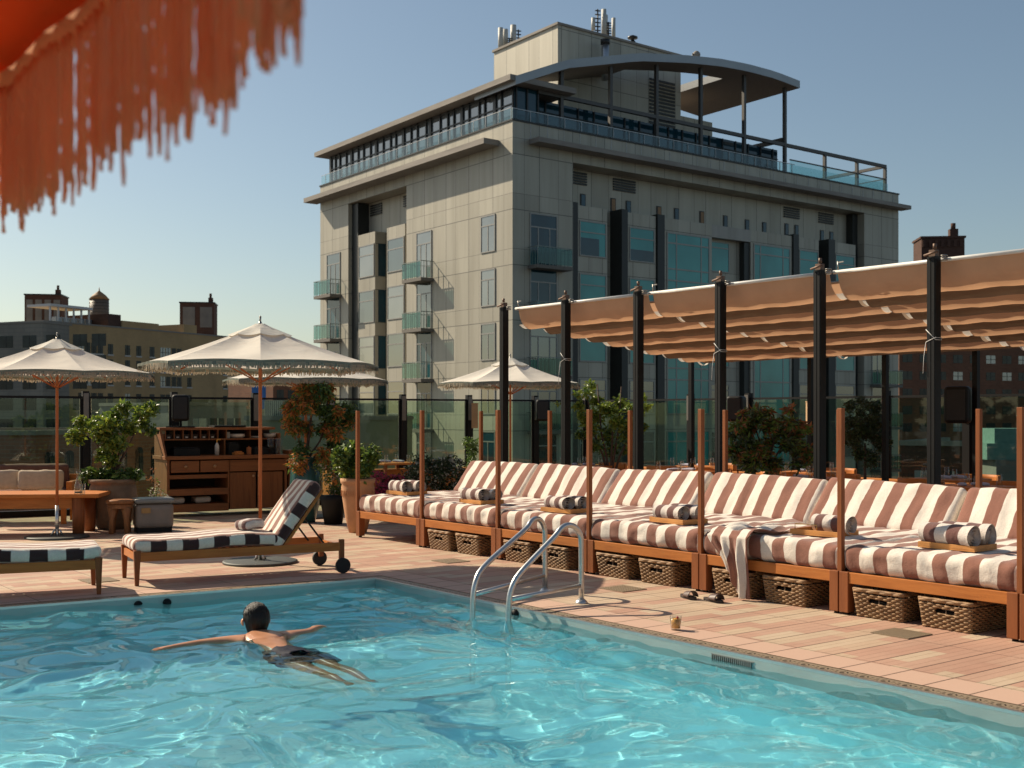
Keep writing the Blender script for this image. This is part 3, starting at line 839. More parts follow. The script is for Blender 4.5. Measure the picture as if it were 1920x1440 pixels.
# lower neighbours seen through the glass
city_block('brick_house', 'low red brick building with arched windows below the left fence', 'building', 66, 300, 62, 74, 816, 12, M_red,
           ([1.2+1.75*i for i in range(9)], [-1.3, -4.6]), ww=.8, wh=1.5, arch=True, sills=True, pale=.1)
city_block('rendered_house', 'grey rendered building with pale blinds behind the bar cabinet', 'building', 352, 462, 88, 92, 760, 12, M_grey, ([1, 2.6, 4.1], [.6, -2.2]), ww=1.2, wh=1.5, pale=.4)
city_block('olive_house', 'dark olive house standing behind the lime green shrub', 'building', 268, 352, 92, 90, 772, 12, M_grey, ([1, 2.4], [-1, -4]), ww=.8, wh=1.3)
o, l_, z_ = city_block('tan_house', 'tan rendered building with a lattice vent behind the orange shrub', 'building', 462, 600, 66, 64, 788, 10, M_olive, ([1.2, 2.6], [-1.5]), ww=.8, wh=1.2)
q = MB(); q.box(1.0, 2.3, .3, 1.2, z_+.25, z_+1.1)
for i in range(9): q.box(1.02+i*.14, 1.06+i*.14, .26, .298, z_+.25, z_+1.05, 1)
q.build('roof_vent', [M_grey, M_sill], o)
city_block('brown_house', 'dark brown brick building in shade left of the hotel', 'building', 512, 612, 150, 155, 706, 12, M_brown, ([1, 2.6, 4.2], [4, 1, -2]), ww=1, wh=1.5)
q = MB(); q.box(0, 1.6, 0, .3, -4, 7.6); c = AT(472, 700, 140); tag(q.build('scaffold_sheet', M_tarp, loc=(c.x, 140, 0)), 'bright blue sheet hanging on scaffolding beside the beige building', 'tarpaulin')
# right side
ARG2 = (1686, 2100, 200, 215)
city_block('brown_apartment_block', 'brown brick apartment block with many small windows behind the right end of the beds', 'building', *ARG2, 600, 20, M_brown,
           ([1.6+i*3.4 for i in range(9)], [14.0-2.9*i for i in range(9)]), ww=1.9, wh=1.4, pale=.12, seed=8)
c = AT(1728, 430, 300); c2 = AT(1806, 430, 300)
o = thing('dark_tower', 'dark brick tower top with a chimney on the right skyline', 'tower', (c.x, 300, -22), R(-6))
h = AT(0, 447, 300).z+22; q = MB(); q.box(0, c2.x-c.x, 0, 9, 0, h)
for i in range(7): q.box(.2+i*1.5, .9+i*1.5, -.4, -.005, h-2.2, h-.5)
q.build('wall', M_dbrick, o)
q = MB(); q.box(-.3, c2.x-c.x+.3, -.3, 9.3, h, h+.5); q.build('cornice', M_dbrick, o)
q = MB(); q.box(7.4, 9.4, 2, 4, h+.5, h+2.6); q.cyl((8.4,3,h+2.6),(8.4,3,h+4.1),.6); q.build('chimney', M_dbrick, o)
M_teal = plain('teal_plant_box', (.14,.24,.23), (.10,.19,.18), rough=.6)
c = AT(1868, 800, 44); o = thing('rooftop_plant_box', 'pale teal plant housing on a low roof at the right edge', 'rooftop structure', (c.x, 44, -22), R(-5))
q = MB(); q.box(0, 5, 0, 3, 0, 21.95); q.build('wall', M_grey, o); q = MB(); q.box(-.3, 4, .1, 2.2, 21.95, 22.55); q.box(0, 3.6, .2, 2, 22.55, 23.1); q.build('housing', M_teal, o)
q = MB(); q.box(.8, 1.4, .04, .099, 22.1, 22.45); q.build('grille', M_frd, o)
city_block('low_brick_building', 'low dark brick building with small pale windows beyond the dining tables', 'building', 1690, 2000, 60, 56, 835, 10, M_dbrick, ([1+i*1.5 for i in range(7)], [-1.6]), ww=.7, wh=.9, pale=.5)
# ------------------------------------------------------------------ wood, cloth, shared materials
M_teak = wood('teak_x', (.50,.175,.040), (.32,.10,.022), 0)
M_teaky = wood('teak_y', (.50,.175,.040), (.32,.10,.022), 1)
M_teakz = wood('teak_z', (.27,.088,.028), (.16,.048,.015), 2)
M_tray = wood('pale_tray_wood', (.58,.27,.085), (.45,.19,.05), 0)
M_black = plain('black_powder_coat', (.011,.011,.011), rough=.55, spec=.2)
M_brown_c = (.245,.110,.078); M_cream_c = (.74,.67,.585)
def stripe_mat(name, axis=0, period=.26, off=0., dark=M_brown_c, light=M_cream_c, warp=.012, duty=.5, bmp=.5):
    m, b = base(name, .95, 0, .1)
    tc = _n(m).new('ShaderNodeTexCoord'); v = tc.outputs['Object']; xyz = sep(m, v)
    nz = noise_n(m, v, 3.0, 3)
    t = math_n(m, 'ADD', xyz[axis], math_n(m, 'MULTIPLY', math_n(m, 'SUBTRACT', nz, .5), warp*2))
    f = math_n(m, 'FRACT', math_n(m, 'ADD', math_n(m, 'DIVIDE', t, period), off))
    tri = math_n(m, 'ABSOLUTE', math_n(m, 'SUBTRACT', f, .5))
    e = ramp(m, tri, [(duty/2-.008, 0.), (duty/2+.008, 1.)])
    fz = noise_n(m, v, 90, 3); fz2 = noise_n(m, v, 9, 4)
    col = mixc(m, e, dark, light)
    col = mixc(m, .5, col, ramp(m, fz2, [(.3, (.84,.83,.82)), (.7, (1.05,1.05,1.05))]), 'MULTIPLY')
    col = mixc(m, .4, col, ramp(m, fz, [(.35, (.78,.77,.76)), (.65, (1.1,1.1,1.1))]), 'MULTIPLY')
    _l(m, col, b.inputs['Base Color'])
    b.inputs['Sheen Weight'].default_value = .25; b.inputs['Sheen Roughness'].default_value = .5
    hh = math_n(m, 'ADD', math_n(m, 'MULTIPLY', fz, .35), math_n(m, 'MULTIPLY', noise_n(m, coords(m, 'Object', (7,3,7)), 1.6, 4, .6, .5), 1.0))
    bump(m, b, hh, bmp, .012)
    return m
M_str = stripe_mat('striped_towelling', 0, .262, warp=.035)
M_str_back = stripe_mat('striped_towelling_back', 0, .262, .08, warp=.03)
def cushion(sx, sy, sz, r=.07, n=(26, 26, 6), wr=.006, seed=0, puff=0.0, sag=None):
    """rounded, slightly wrinkled box centred on x,y with its base at z=0"""
    vs = {}; V = []; Fc = []
    hx, hy, hz = sx/2, sy/2, sz/2
    def key(p): return (round(p[0], 5), round(p[1], 5), round(p[2], 5))
    def vid(p):
        k = key(p)
        if k in vs: return vs[k]
        ix = (max(-hx+r, min(hx-r, p[0])), max(-hy+r, min(hy-r, p[1])), max(-hz+min(r, hz*.95), min(hz-min(r, hz*.95), p[2])))
        d = Vector(p)-Vector(ix)
        if d.length > 1e-6: q = Vector(ix)+d.normalized()*min(r, d.length if d.length < r else r)
        else: q = Vector(p)
        nn = noise.noise(Vector((q.x*5+seed*7.3, q.y*5, q.z*9))) + .6*noise.noise(Vector((q.x*13+seed, q.y*4, q.z*11)))
        e = 1-(q.x/hx)**2; e2 = 1-(q.y/hy)**2
        q.z += wr*nn + (puff*e*e2 if q.z > 0 else 0)
        if sag: q.z += sag(q.x, q.y)
        q.x += wr*.5*nn; q.y += wr*.8*noise.noise(Vector((q.x*9+3, q.z*9, seed)))
        vs[k] = len(V); V.append(q+Vector((0,0,hz))); return vs[k]
    def face(fn, nu, nv):
        for i in range(nu):
            for j in range(nv):
                Fc.append(tuple(vid(fn(*uv)) for uv in ((i/nu,j/nv),((i+1)/nu,j/nv),((i+1)/nu,(j+1)/nv),(i/nu,(j+1)/nv))))
    nx, ny, nz = n
    l = lambda t, h: -h+2*h*t
    # denser samples near rounded edges
    def w_(t, h):
        return l(t, h)
    face(lambda u, v: (w_(u,hx), w_(v,hy), hz), nx, ny); face(lambda u, v: (w_(u,hx), w_(1-v,hy), -hz), nx, ny)
    face(lambda u, v: (w_(u,hx), -hy, w_(v,hz)), nx, nz); face(lambda u, v: (w_(1-u,hx), hy, w_(v,hz)), nx, nz)
    face(lambda u, v: (hx, w_(u,hy), w_(v,hz)), ny, nz); face(lambda u, v: (-hx, w_(1-u,hy), w_(v,hz)), ny, nz)
    return V, Fc
# ------------------------------------------------------------------ daybeds
BO = Vector((-2.047, 15.72, 0)); BW = 1.533; BD = 2.0
def BP(i, x, y, z=0): return BO + E*(i*BW+x) + NN*y + Vector((0,0,z))
bed_labels = ['striped daybed furthest from the camera, its back partly in shade beside the terracotta pot',
 'striped daybed second from the far end, cover drooping over its rail',
 'striped daybed behind the steel pool handrails, left half of the row',
 'striped daybed right behind the nearer pool handrail, sandals at its right foot',
 'striped daybed with the loose towel hanging over its front rail',
 'striped daybed nearest the camera at the right edge, large towel bundle on it']
def make_daybed(label):
    t = thing('daybed', label, 'daybed', BP(0,0,0), RE, 'daybeds in the row')
    W_ = BW-.012; lw = .085
    for x in (lw/2+.004, W_-lw/2+.004):
        for y in (lw/2, BD-lw/2):
            q = MB(); q.box(x-lw/2, x+lw/2, y-lw/2, y+lw/2, .02, .345); q.build('leg', M_teakz, t, bev=.004)
            q = MB(); q.cyl((x,y,0),(x,y,.02),.022); q.build('foot', M_black, t)
    for y0 in (.008, BD-.04):
        q = MB(); q.box(lw+.004, W_-lw+.004, y0, y0+.032, .255, .342); q.build('rail', M_teak, t, bev=.003)
    q = MB(); q.box(.012, .044, lw, BD-lw, .255, .342); q.box(W_-.036, W_-.004, lw, BD-lw, .255, .342)
    for k in range(12): q.box(.05, W_-.04, .12+k*.155, .20+k*.155, .30, .32)
    q.build('slat_base', M_teaky, t)
    for y in (.03, BD+.03):
        q = MB(); q.box(-.022, .022, y-.022, y+.022, .342, 1.655, 0); q.build('post', M_teakz, t, bev=.003)
    V, Fc = cushion(BW-.005, 1.82, .215, .075, (56, 50, 10), .018, 1, .012)
    q = MB(); q.add(V, Fc, 0, True); q.build('mattress', M_str, t, loc=(BW/2, .93, .338))
    V, Fc = cushion(BW-.02, .56, .15, .06, (44, 20, 6), .012, 2, .02)
    q = MB(); q.add(V, Fc, 0, True); o = q.build('backrest', M_str_back, t, loc=(BW/2, 1.79, .675)); 
    o.rotation_euler = (R(52), 0, 0)
    q = MB(); q.box(.1, W_-.1, -.26, .26, -.03, -.005); o2 = q.build('backrest_frame', M_teak, t, loc=(BW/2, 1.805, .665)); o2.rotation_euler = (R(52), 0, 0)
    q = MB(); q.bar((.15,1.78,.6),(.15,1.97,.34),.03,.03); q.bar((W_-.15,1.78,.6),(W_-.15,1.97,.34),.03,.03); q.build('backrest_strut', M_black, t)
    return t
bed0 = make_daybed(bed_labels[0])
mv = [m for m in bed0.children if m.name.startswith(('mattress', 'backrest'))]
for i in range(1, 6):
    d = dup(bed0, BP(i,0,0), RE, bed_labels[i])
    for c_ in d.children:
        if c_.name.startswith('mattress'):
            V, Fc = cushion(BW-.005, 1.82, .215, .075, (56, 50, 10), .020, 10+i, .012)
            q = MB(); q.add(V, Fc, 0, True); c_.data = q.mesh('mattress', M_str)
        elif c_.name.startswith('backrest') and 'frame' not in c_.name and 'strut' not in c_.name:
            V, Fc = cushion(BW-.02, .56, .15, .06, (44, 20, 6), .014, 20+i, .02)
            q = MB(); q.add(V, Fc, 0, True); c_.data = q.mesh('backrest', M_str_back)
            c_.rotation_euler = (R(52+(2.5,-2,1.5,-1,2)[i-1]), R((.8,-1.,.6,1.2,-.8)[i-1]), R((1,-1.2,.8,-.6,1.4)[i-1])); c_.location.x += (.012,-.01,.008,-.012,.01)[i-1]
# last bed of the row, mostly outside the frame
dup(bed0, BP(6,0,0), RE, 'last daybed of the row, only its first leg showing at the right edge')

# trays with rolled towels
M_roll = stripe_mat('rolled_towel', 0, .17, .1, dark=(.15,.07,.06), light=(.66,.59,.53), bmp=.8)
M_rolle = plain('towel_edge', (.10,.055,.05), (.5,.45,.42), rough=.95, scale=40)
def roll_mb(length, rad, seed):
    q = MB(); turns = 3.25; n = 70
    pts = []
    for k in range(n+1):
        t = k/n; a = turns*2*PI*t + seed; r_ = rad*(.18+.82*t)*(1+.03*math.sin(3*a)); pts.append((r_*math.cos(a), r_*math.sin(a)*.92))
    vs = []; th = .004
    m_ = 10
    for k, (y, z) in enumerate(pts):
        for j in range(m_+1):
            x = -length/2+length*j/m_ + .004*math.sin(k*.6+j)
            w_ = 1+.03*math.sin(j*1.7+seed*3)
            vs.append((x, y*w_, z*w_))
    fs = [(k*(m_+1)+j, k*(m_+1)+j+1, (k+1)*(m_+1)+j+1, (k+1)*(m_+1)+j) for k in range(n) for j in range(m_)]
    q.add(vs, fs, 0, True)
    return q
def make_tray(label, towel_label, n=2):
    t = thing('wooden_tray', label, 'tray', (0,0,0), 0, 'trays on the daybeds')
    q = MB(); q.box(-.24, .24, -.16, .16, 0, .012); q.build('tray_base', M_tray, t)
    q = MB(); q.box(-.24, .24, -.16, -.148, .012, .045); q.box(-.24, .24, .148, .16, .012, .045); q.box(-.24, -.228, -.148, .148, .012, .045); q.box(.228, .24, -.148, .148, .012, .045); q.build('tray_rim', M_tray, t, bev=.002)
    return t
tr = make_tray('a', 'b')
tray_lab = ['wooden tray with two rolled towels at the foot of the furthest daybed', 'wooden tray of rolled towels on the second daybed from the far end',
 'wooden tray of rolled towels behind the top of the pool handrails', 'wooden tray of rolled towels left of a tall post, on the daybed above the sandals',
 'wooden tray with a brass rail and one rolled towel beside the loose towel', 'wooden tray under the big towel bundle on the nearest daybed']
tow_lab = ['furthest', 'second from the far end', 'on the tray behind the pool handrails', 'on the tray above the sandals', 'single', 'big']
rolls = [roll_mb(.36, .090, PI).mesh('rolled_towel', M_roll), roll_mb(.34, .095, PI+.35).mesh('rolled_towel', M_roll)]
for k, (i, x, y) in enumerate(((0,.45,.5),(1,.78,.35),(2,.83,.32),(3,.93,.35),(4,1.0,.5),(5,.77,.45))):
    pos = BP(i, x, y, .567)
    if k == 0: tr.location = pos; tr.rotation_euler = (0,0,RE+.04); tr['label'] = tray_lab[0]; t = tr
    else: t = dup(tr, pos, RE+(.10,-.07,.04,-.06,.08,.02)[k], tray_lab[k])
    if k == 4:
        q = MB(); q.tube([(-.2,-.14,.045),(-.2,-.14,.09),(.02,-.14,.09),(.02,-.14,.045)], .004, 6); q.build('brass_rail', plain('brass', (.7,.45,.15), metal=1, rough=.3), t)
    for j in range(2 if k != 4 else 1):
        o = bpy.data.objects.new('rolled_towel', rolls[j]); COL.objects.link(o)
        yy = -.085+.17*j if k != 4 else .02
        o.location = BP(i, x+(.02 if j else -.01)+(.1 if k==4 else 0), y+yy, .567+.012+.088)
        o.rotation_euler = (R((k*67+j*130) % 360 if 0 else (k*9-20)), 0, RE+(.05 if j else -.03)+.05*math.sin(k*2.3+j)); o.scale = (1+.06*math.sin(k*1.9+j), 1+.07*math.sin(k+2*j), 1+.07*math.cos(k*1.3+j)); 
        if k == 5: o.scale = (1.25, 1.05, 1.15); o.location.z += .012
        side = ['front', 'back'][j]
        names_ = {0:'furthest daybed', 1:'second daybed from the far end', 2:'daybed behind the pool handrails', 3:'daybed above the sandals', 4:'daybed with the loose towel', 5:'nearest daybed'}
        tag(o, f'{side+chr(32) if k != 4 else str()}rolled towel on the {names_[k]}', 'towel', 'rolled striped towels')

# towel hanging over the front of the fifth bed
def hanging_towel():
    q = MB(); nu, nv = 36, 60
    def fn(u, v):
        s = v*1.25                      # along the cloth
        wd = .46*(1-.35*max(0, v-.45)) 
        x = (u-.5)*wd
        lf = .40+.72*(u**1.4)
        f1 = .022*math.sin(u*17+v*2.2)+.012*math.sin(u*31+1+v*4)
        if s < .42: y = .42-s; z = .575+.018*math.sin(u*9+s*14)+.012*math.sin(u*19)+.02; x *= 1+.9*(.42-s)
        elif s < .52:
            a = (s-.42)/.10*PI/2; y = -.055*math.sin(a); z = .54+.055*math.cos(a)
        else: y = -.06-f1*min(1, (s-.5)*4)-.02; z = .54-(s-.52)*lf
        if s > .52:
            x *= 1-.5*(s-.52); x += .16*(s-.52)+.015*math.sin(s*8)
        return Vector((x, y, max(z, .02)))
    q.grid(nu, nv, fn)
    o = q.build('loose_towel', stripe_mat('loose_towel_cloth', 0, .19, .2, warp=.03), loc=BP(4, .42, .0, 0), rz=RE, solid=.008, sub=1)
    return tag(o, 'striped towel dropped over the front rail of a daybed, its corner near the paving', 'towel')
hanging_towel()

# wicker baskets under the beds
M_wick = plain('wicker', (.40,.235,.11), (.17,.09,.04), rough=.65, scale=24, bmp=.4)
M_wick2 = plain('wicker_dark', (.13,.08,.045), rough=.8)
def make_basket(label):
    t = thing('wicker_basket', label, 'basket', (0,0,0), 0, 'wicker baskets under the daybeds')
    W_, D_, Hh = .40, .50, .205
    def ringpt(s, z, off):
        fl = 1+.10*z/Hh; w_, d_ = W_/2*fl, D_/2*fl; P = 2*(2*w_+2*d_); u = s*P
        segs = [((-w_,-d_),(w_,-d_)),((w_,-d_),(w_,d_)),((w_,d_),(-w_,d_)),((-w_,d_),(-w_,-d_))]
        for a, b_ in segs:
            l = math.dist(a, b_)
            if u <= l+1e-9:
                k = u/l; nx, ny = (b_[1]-a[1])/l, -(b_[0]-a[0])/l
                return Vector((a[0]+(b_[0]-a[0])*k+nx*off, a[1]+(b_[1]-a[1])*k+ny*off, z)), k, (a, b_)
            u -= l
        return Vector((-w_, -d_, z)), 0, segs[0]
    q = MB(); rows_ = 11; n = 104; r_ = random.Random(5)
    for k in range(rows_):
        z = .012+k*(Hh-.02)/rows_
        pts = []
        def flush(pts):
            if len(pts) > 2: q.tube(pts, .0088, 5)
        for j in range(n+1):
            off = .010*math.sin(j/n*26*2*PI + k*PI) + r_.uniform(-.0015,.0015)
            p, kk, sg = ringpt(min(j/n, .99999), z, off); p.z += r_.uniform(-.0016,.0016)+.002*math.sin(j*.3)
            front = j/n < W_/(2*(W_+D_))
            if front and k in (7, 8) and (.33 < kk < .47 or .53 < kk < .67):
                flush(pts); pts = []; continue
            pts.append(p)
        flush(pts)
    q.build('weave', M_wick, t)
    q = MB()
    for j in range(52):
        p, a, b_ = ringpt(j/52, 0, 0); p2, a, b_ = ringpt(j/52, Hh, 0); 
        if j/52 < W_/(2*(W_+D_)) and (.33 < a < .47 or .53 < a < .67): continue
        q.cyl(p, p2, .006, seg=5)
    q.build('stakes', M_wick2, t)
    q = MB()
    for rr in range(2):
        pts = [ringpt(min(j/80, .99999), Hh+.004+.012*rr, .006*math.sin(j*1.3+rr*PI))[0] for j in range(81)]
        q.tube(pts, .011, 6)
    q.build('rim', M_wick, t)
    q = MB(); q.box(-W_/2+.02, W_/2-.02, -D_/2+.02, D_/2-.02, .004, .13); q.build('basket_shade_box', plain('basket_inner_shade', (.03,.02,.015), rough=1), t)  # near-black box inside, standing in for the shade behind the weave
    return t
b_lab = ['left wicker basket under the second daybed from the far end', 'right wicker basket under the second daybed from the far end',
 'left wicker basket under the daybed behind the pool handrails', 'wicker basket seen between the two pool handrails',
 'left wicker basket beside the round drain mat, under the daybed above the sandals', 'wicker basket just left of the sandals',
 'wicker basket partly hidden by the hanging towel', 'wicker basket right of the hanging towel',
 'left wicker basket under the nearest daybed', 'right wicker basket under the nearest daybed, furthest right in the picture']
bk = make_basket(b_lab[0]); k = 0
for i in range(1, 6):
    for x in ((.36, .97) if i < 5 else (.36, .93)):
        pos = BP(i, x + (-.01 if k % 3 else .02), .29, 0)
        if k == 0: bk.location = pos; bk.rotation_euler = (0,0,RE)
        else: dup(bk, pos, RE+(.03*((k*7) % 3-1)), b_lab[k])
        k += 1

# ------------------------------------------------------------------ pergola: black posts, tube rails and the folded canopy
NB = 2.28
pp = [945, 1061, 1197, 1351, 1537, 1751]
def ray_line(px, P0, d):
    k = (px-960)/F; t = (k*P0.y-P0.x)/(d.x-k*d.y); return P0+d*t
PL0 = BO + NN*NB
M_cream = plain('white_tube', (.72,.70,.66), rough=.4)
M_chrome = plain('worn_metal_fitting', (.35,.33,.30), rough=.4, metal=.8)
post_lab = ['black pergola post standing left of the shade canopy', 'black pergola post at the left end of the canopy, a cord tied round it', 'black pergola post third from the left, behind the green tree',
 'black pergola post fourth from the left, cord tied round it', 'black pergola post with metal fittings, second from the right', 'black pergola post furthest right, nearest the camera']
pt = None
for k, px in enumerate(pp):
    P = ray_line(px, PL0, E)
    if pt is None:
        pt = thing('pergola_post', post_lab[0], 'post', P, RE, 'pergola posts behind the daybeds')
        q = MB(); q.box(-.046,.046,-.046,.046,0,3.12)
        for s_ in (-1, 1): q.box(-.036,-.005,s_*.046,s_*.05,0,3.1); q.box(.005,.036,s_*.046,s_*.05,0,3.1)
        q.build('post', M_black, pt)
        q = MB(); q.box(-.034,.034,-.034,.034,3.12,3.185); q.cyl((.03,-.03,3.19),(.03,-.03,3.24),.018); q.cyl((-.06,-.07,3.13),(.09,-.07,3.16),.012); q.build('bracket', plain('rusty_bracket', (.16,.10,.07), rough=.6, metal=.4), pt)
        q = MB()
        for kk in range(3): q.tube([(.11+.03*math.cos(a), .0+.03*math.sin(a), 3.08+.02*kk) for a in np.linspace(0, 6.28, 9)], .006, 5)
        q.build('shackle', M_chrome, pt)
    else: dup(pt, P, RE, post_lab[k])
    if k in (1, 3, 5):
        q = MB()
        for zz, s_ in ((2.42, .10), (2.30, -.04)):
            q.tube([(-.052,-.052,zz),(.052,-.052,zz-s_),(.052,.052,zz-s_),(-.052,.052,zz),(-.052,-.052,zz)], .0035, 5)
        q.tube([(-.052,-.052,2.3),(-.07,-.06,2.15),(-.075,-.065,2.0)], .003, 5)
        q.build('cord', M_cream, [o_ for o_ in bpy.data.objects if o_.get('label') == post_lab[k]][0])
def fabric_mat(name, c, tr=.35):
    m = bpy.data.materials.new(name); m.use_nodes = True; n = m.node_tree.nodes
    b = n['Principled BSDF']; b.inputs['Roughness'].default_value = .9; b.inputs['Specular IOR Level'].default_value = .1
    out = n['Material Output']; t = n.new('ShaderNodeBsdfTranslucent'); mx = n.new('ShaderNodeMixShader'); mx.inputs[0].default_value = tr
    f = noise_n(m, coords(m, 'Object', (1,1,1)), 2.5, 5); col = ramp(m, f, [(.3, tuple(q*.86 for q in c)), (.7, c)])
    _l(m, col, b.inputs['Base Color']); _l(m, col, t.inputs[0])
    bump(m, b, noise_n(m, coords(m, 'Object', (1.2,3,1)), 3.0, 4, .6, .8), .35, .03)
    _l(m, b.outputs[0], mx.inputs[1]); _l(m, t.outputs[0], mx.inputs[2]); _l(m, mx.outputs[0], out.inputs[0])
    return m
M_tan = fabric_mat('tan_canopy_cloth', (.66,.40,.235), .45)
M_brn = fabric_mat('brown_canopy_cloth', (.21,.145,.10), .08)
M_whc = fabric_mat('white_canopy_cloth', (.85,.80,.70), .4)
CB_ = BO+NN*(NB+.10)
S0 = ray_line(972, CB_, E); S1 = ray_line(1222, CB_, E); S2 = ray_line(1566, CB_, E); S3 = ray_line(2080, CB_, E)
def canopy(A, B_, label, nsc=10, depth=3.95, z0=3.08, z1=2.60):
    ln = (B_-A).length
    t = thing('shade_canopy', label, 'canopy', A, RE, 'folded shade canopies over the dining area')
    r_ = random.Random(int(ln*100))
    ds = depth/nsc
    for k in range(nsc):
        q = MB()
        ph = r_.random()*6
        def fn(u, v, k=k, ph=ph):
            y = k*ds + v*ds
            zt = z0+(z1-z0)*(y/depth)
            sg = .245*(.8 if k == nsc-1 else 1)
            z = zt - sg*(4*v*(1-v))**.6
            x = u*ln
            wr = .005*math.sin(x*9+ph+2*math.sin(x*2.3+ph))*math.sin(PI*v) + .010*noise.noise(Vector((x*5, v*3, k+ph)))
            y += wr*.8; z += wr + .005*math.sin(x*1.3+ph)*math.sin(PI*v)
            return Vector((x, y, z))
        q.grid(int(ln*9), 12, fn)
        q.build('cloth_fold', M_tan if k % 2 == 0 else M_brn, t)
        if k < nsc-1:
            f = MB(); zc = z0+(z1-z0)*((k+1)*ds/depth); f.cyl((0, (k+1)*ds, zc+.012), (ln, (k+1)*ds, zc+.012), .011, seg=6); f.build('batten', M_chrome, t)
        q = MB()      # white end flap of each fold
        def fl(u, v, k=k):
            y = k*ds+(.25+.55*v)*ds; zt = z0+(z1-z0)*(y/depth); vv = .25+.55*v
            z = zt - (.25)*(4*vv*(1-vv))**.6; return Vector((-.01-.10*u*(1 if k % 2 == 0 else .5), y+.004, z+.02))
        q.grid(2, 6, fl); q.build('end_flap', M_whc, t)
    q = MB(); q.cyl((-.04, -.015, z0+.012), (ln+.02, -.015, z0+.012), .02, seg=10); q.build('front_tube', M_cream, t)
    q = MB(); q.cyl((.02,-.02,z0+.03),(.02,-.02,z0+.12),.008,seg=6); q.bar((.02,-.02,z0+.11),(.10,-.03,z0+.11),.012,.012); q.build('hook', M_chrome, t)
    return t
canopy(S0, S1-E*.06, 'left section of the tan and brown folded shade canopy')
canopy(S1+E*.02, S2-E*.07, 'middle section of the tan and brown folded shade canopy')
canopy(S2+E*.03, S3, 'right section of the tan and brown folded shade canopy, nearest the camera')
# rear posts that carry the back of the canopy
R0 = BO + NN*(NB+4.0)
for k, (px, lb) in enumerate(((1296, 'slim black rear post of the shade canopy behind the leafy tree'), (1520, 'slim black rear post of the shade canopy left of the dark shrub'), (1660, 'slim black rear post of the shade canopy right of the dark shrub'), (1830, 'slim black rear post of the shade canopy furthest right'))):
    P = ray_line(px, R0, E); q = MB(); q.box(-.035,.035,-.035,.035,0,2.66); q.box(-.06,.06,-.06,.06,0,.02)
    tag(q.build('canopy_support', M_black, loc=P, rz=RE), lb, 'post', 'rear posts of the shade canopy')
# ------------------------------------------------------------------ pool handrails, drain mats and small things on the paving
def handrail(foot, wet, label):
    foot = Vector(foot); wet = Vector(wet); d = (wet-foot); d.z = 0; ln = d.length; rz = math.atan2(d.y, d.x)
    t = thing('pool_handrail', label, 'handrail', foot, rz, 'steel handrails of the pool ladder')
    prof = [(0,0),(0,.50)]
    for k in range(1, 11):          # arc over the top
        a = k/10*R(150); r_ = .155
        prof.append((r_-r_*math.cos(a), .52+r_*math.sin(a)))
    x0, z0 = prof[-1]
    prof += [(ln-.14, .335), (ln-.06, .255), (ln-.015, .16), (ln, .05), (ln, -.3), (ln, -.62)]
    pts = []
    for i in range(len(prof)-1):
        for s in range(3): 
            q_ = s/3; pts.append((prof[i][0]*(1-q_)+prof[i+1][0]*q_, 0, prof[i][1]*(1-q_)+prof[i+1][1]*q_))
    pts.append((prof[-1][0], 0, prof[-1][1]))
    for _ in range(3):
        pts = [pts[0]]+[tuple((pts[i-1][c]+2*pts[i][c]+pts[i+1][c])/4 for c in range(3)) for i in range(1, len(pts)-1)]+[pts[-1]]
    q = MB(); q.tube(pts, .0235, 16); q.build('rail_tube', M_steel, t)
    q = MB(); q.cyl((.02,0,.15),(ln-.01,0,.115), .019, seg=14); q.build('cross_tube', M_steel, t)
    q = MB(); q.lathe([(.055,0),(.055,.008),(.045,.022),(.03,.035)], 18); q.build('base_flange', M_steel, t)
    return t
FA = G(1090, 1131); FB = G(1022, 1110)
WA = G(953, 1166, WZ); WB = G(886, 1156, WZ)
handrail(FA, (WA.x, WA.y, 0), 'nearer steel handrail of the pool ladder, its foot plate in plain view')
handrail(FB, (WB.x, WB.y, 0), 'farther steel handrail of the pool ladder')
def drain_mat():
    m, b = base('drain_mat', .6, .4); v = coords(m, 'Object'); x, y, z = sep(m, v)
    g_ = math_n(m, 'MULTIPLY', math_n(m, 'GREATER_THAN', math_n(m, 'FRACT', math_n(m, 'DIVIDE', x, .022)), .4), math_n(m, 'GREATER_THAN', math_n(m, 'FRACT', math_n(m, 'DIVIDE', y, .022)), .4))
    _l(m, mixc(m, g_, (.30,.23,.15), (.05,.035,.02)), b.inputs['Base Color']); bump(m, b, g_, -.5, .004); return m
M_dm = drain_mat()
for k, (px, py, lb) in enumerate(((1690, 1188, 'square grid drain cover in the paving before the nearest daybed'), (1168, 1104, 'square grid drain cover beside the handrail foot'), (845, 1052, 'square grid drain cover near the second daybed'), (185, 1088, 'square grid drain cover under the left lounger foot'))):
    q = MB(); q.box(-.16,.16,-.15,.15,0,.005)
    tag(q.build('drain_cover', M_dm, loc=G(px, py, .002), rz=RE), lb, 'drain', 'drain covers in the paving')
# drink
P = G(1267, 1181); o = thing('cocktail_glass', 'short tumbler of cloudy orange drink on the pool edge paving', 'drink', P)
M_tum = clear_glass('tumbler_glass', (.94,.96,.95))
q = MB(); q.lathe([(.034,0),(.037,.012),(.045,.105),(.0425,.105),(.035,.014),(.001,.012)], 20); q.build('glass', M_tum, o)
dm = plain('orange_drink', (.80,.42,.10), (.75,.36,.08), rough=.2)
q = MB(); q.lathe([(.0335,.015),(.0405,.085)], 20); q.build('drink', dm, o)
q = MB(); q.lathe([(.002,.086),(.009,.090),(.010,.097),(.004,.104)], 10, c=(.01,-.02,0)); q.build('cherry', plain('cherry', (.45,.03,.02), rough=.3), o)
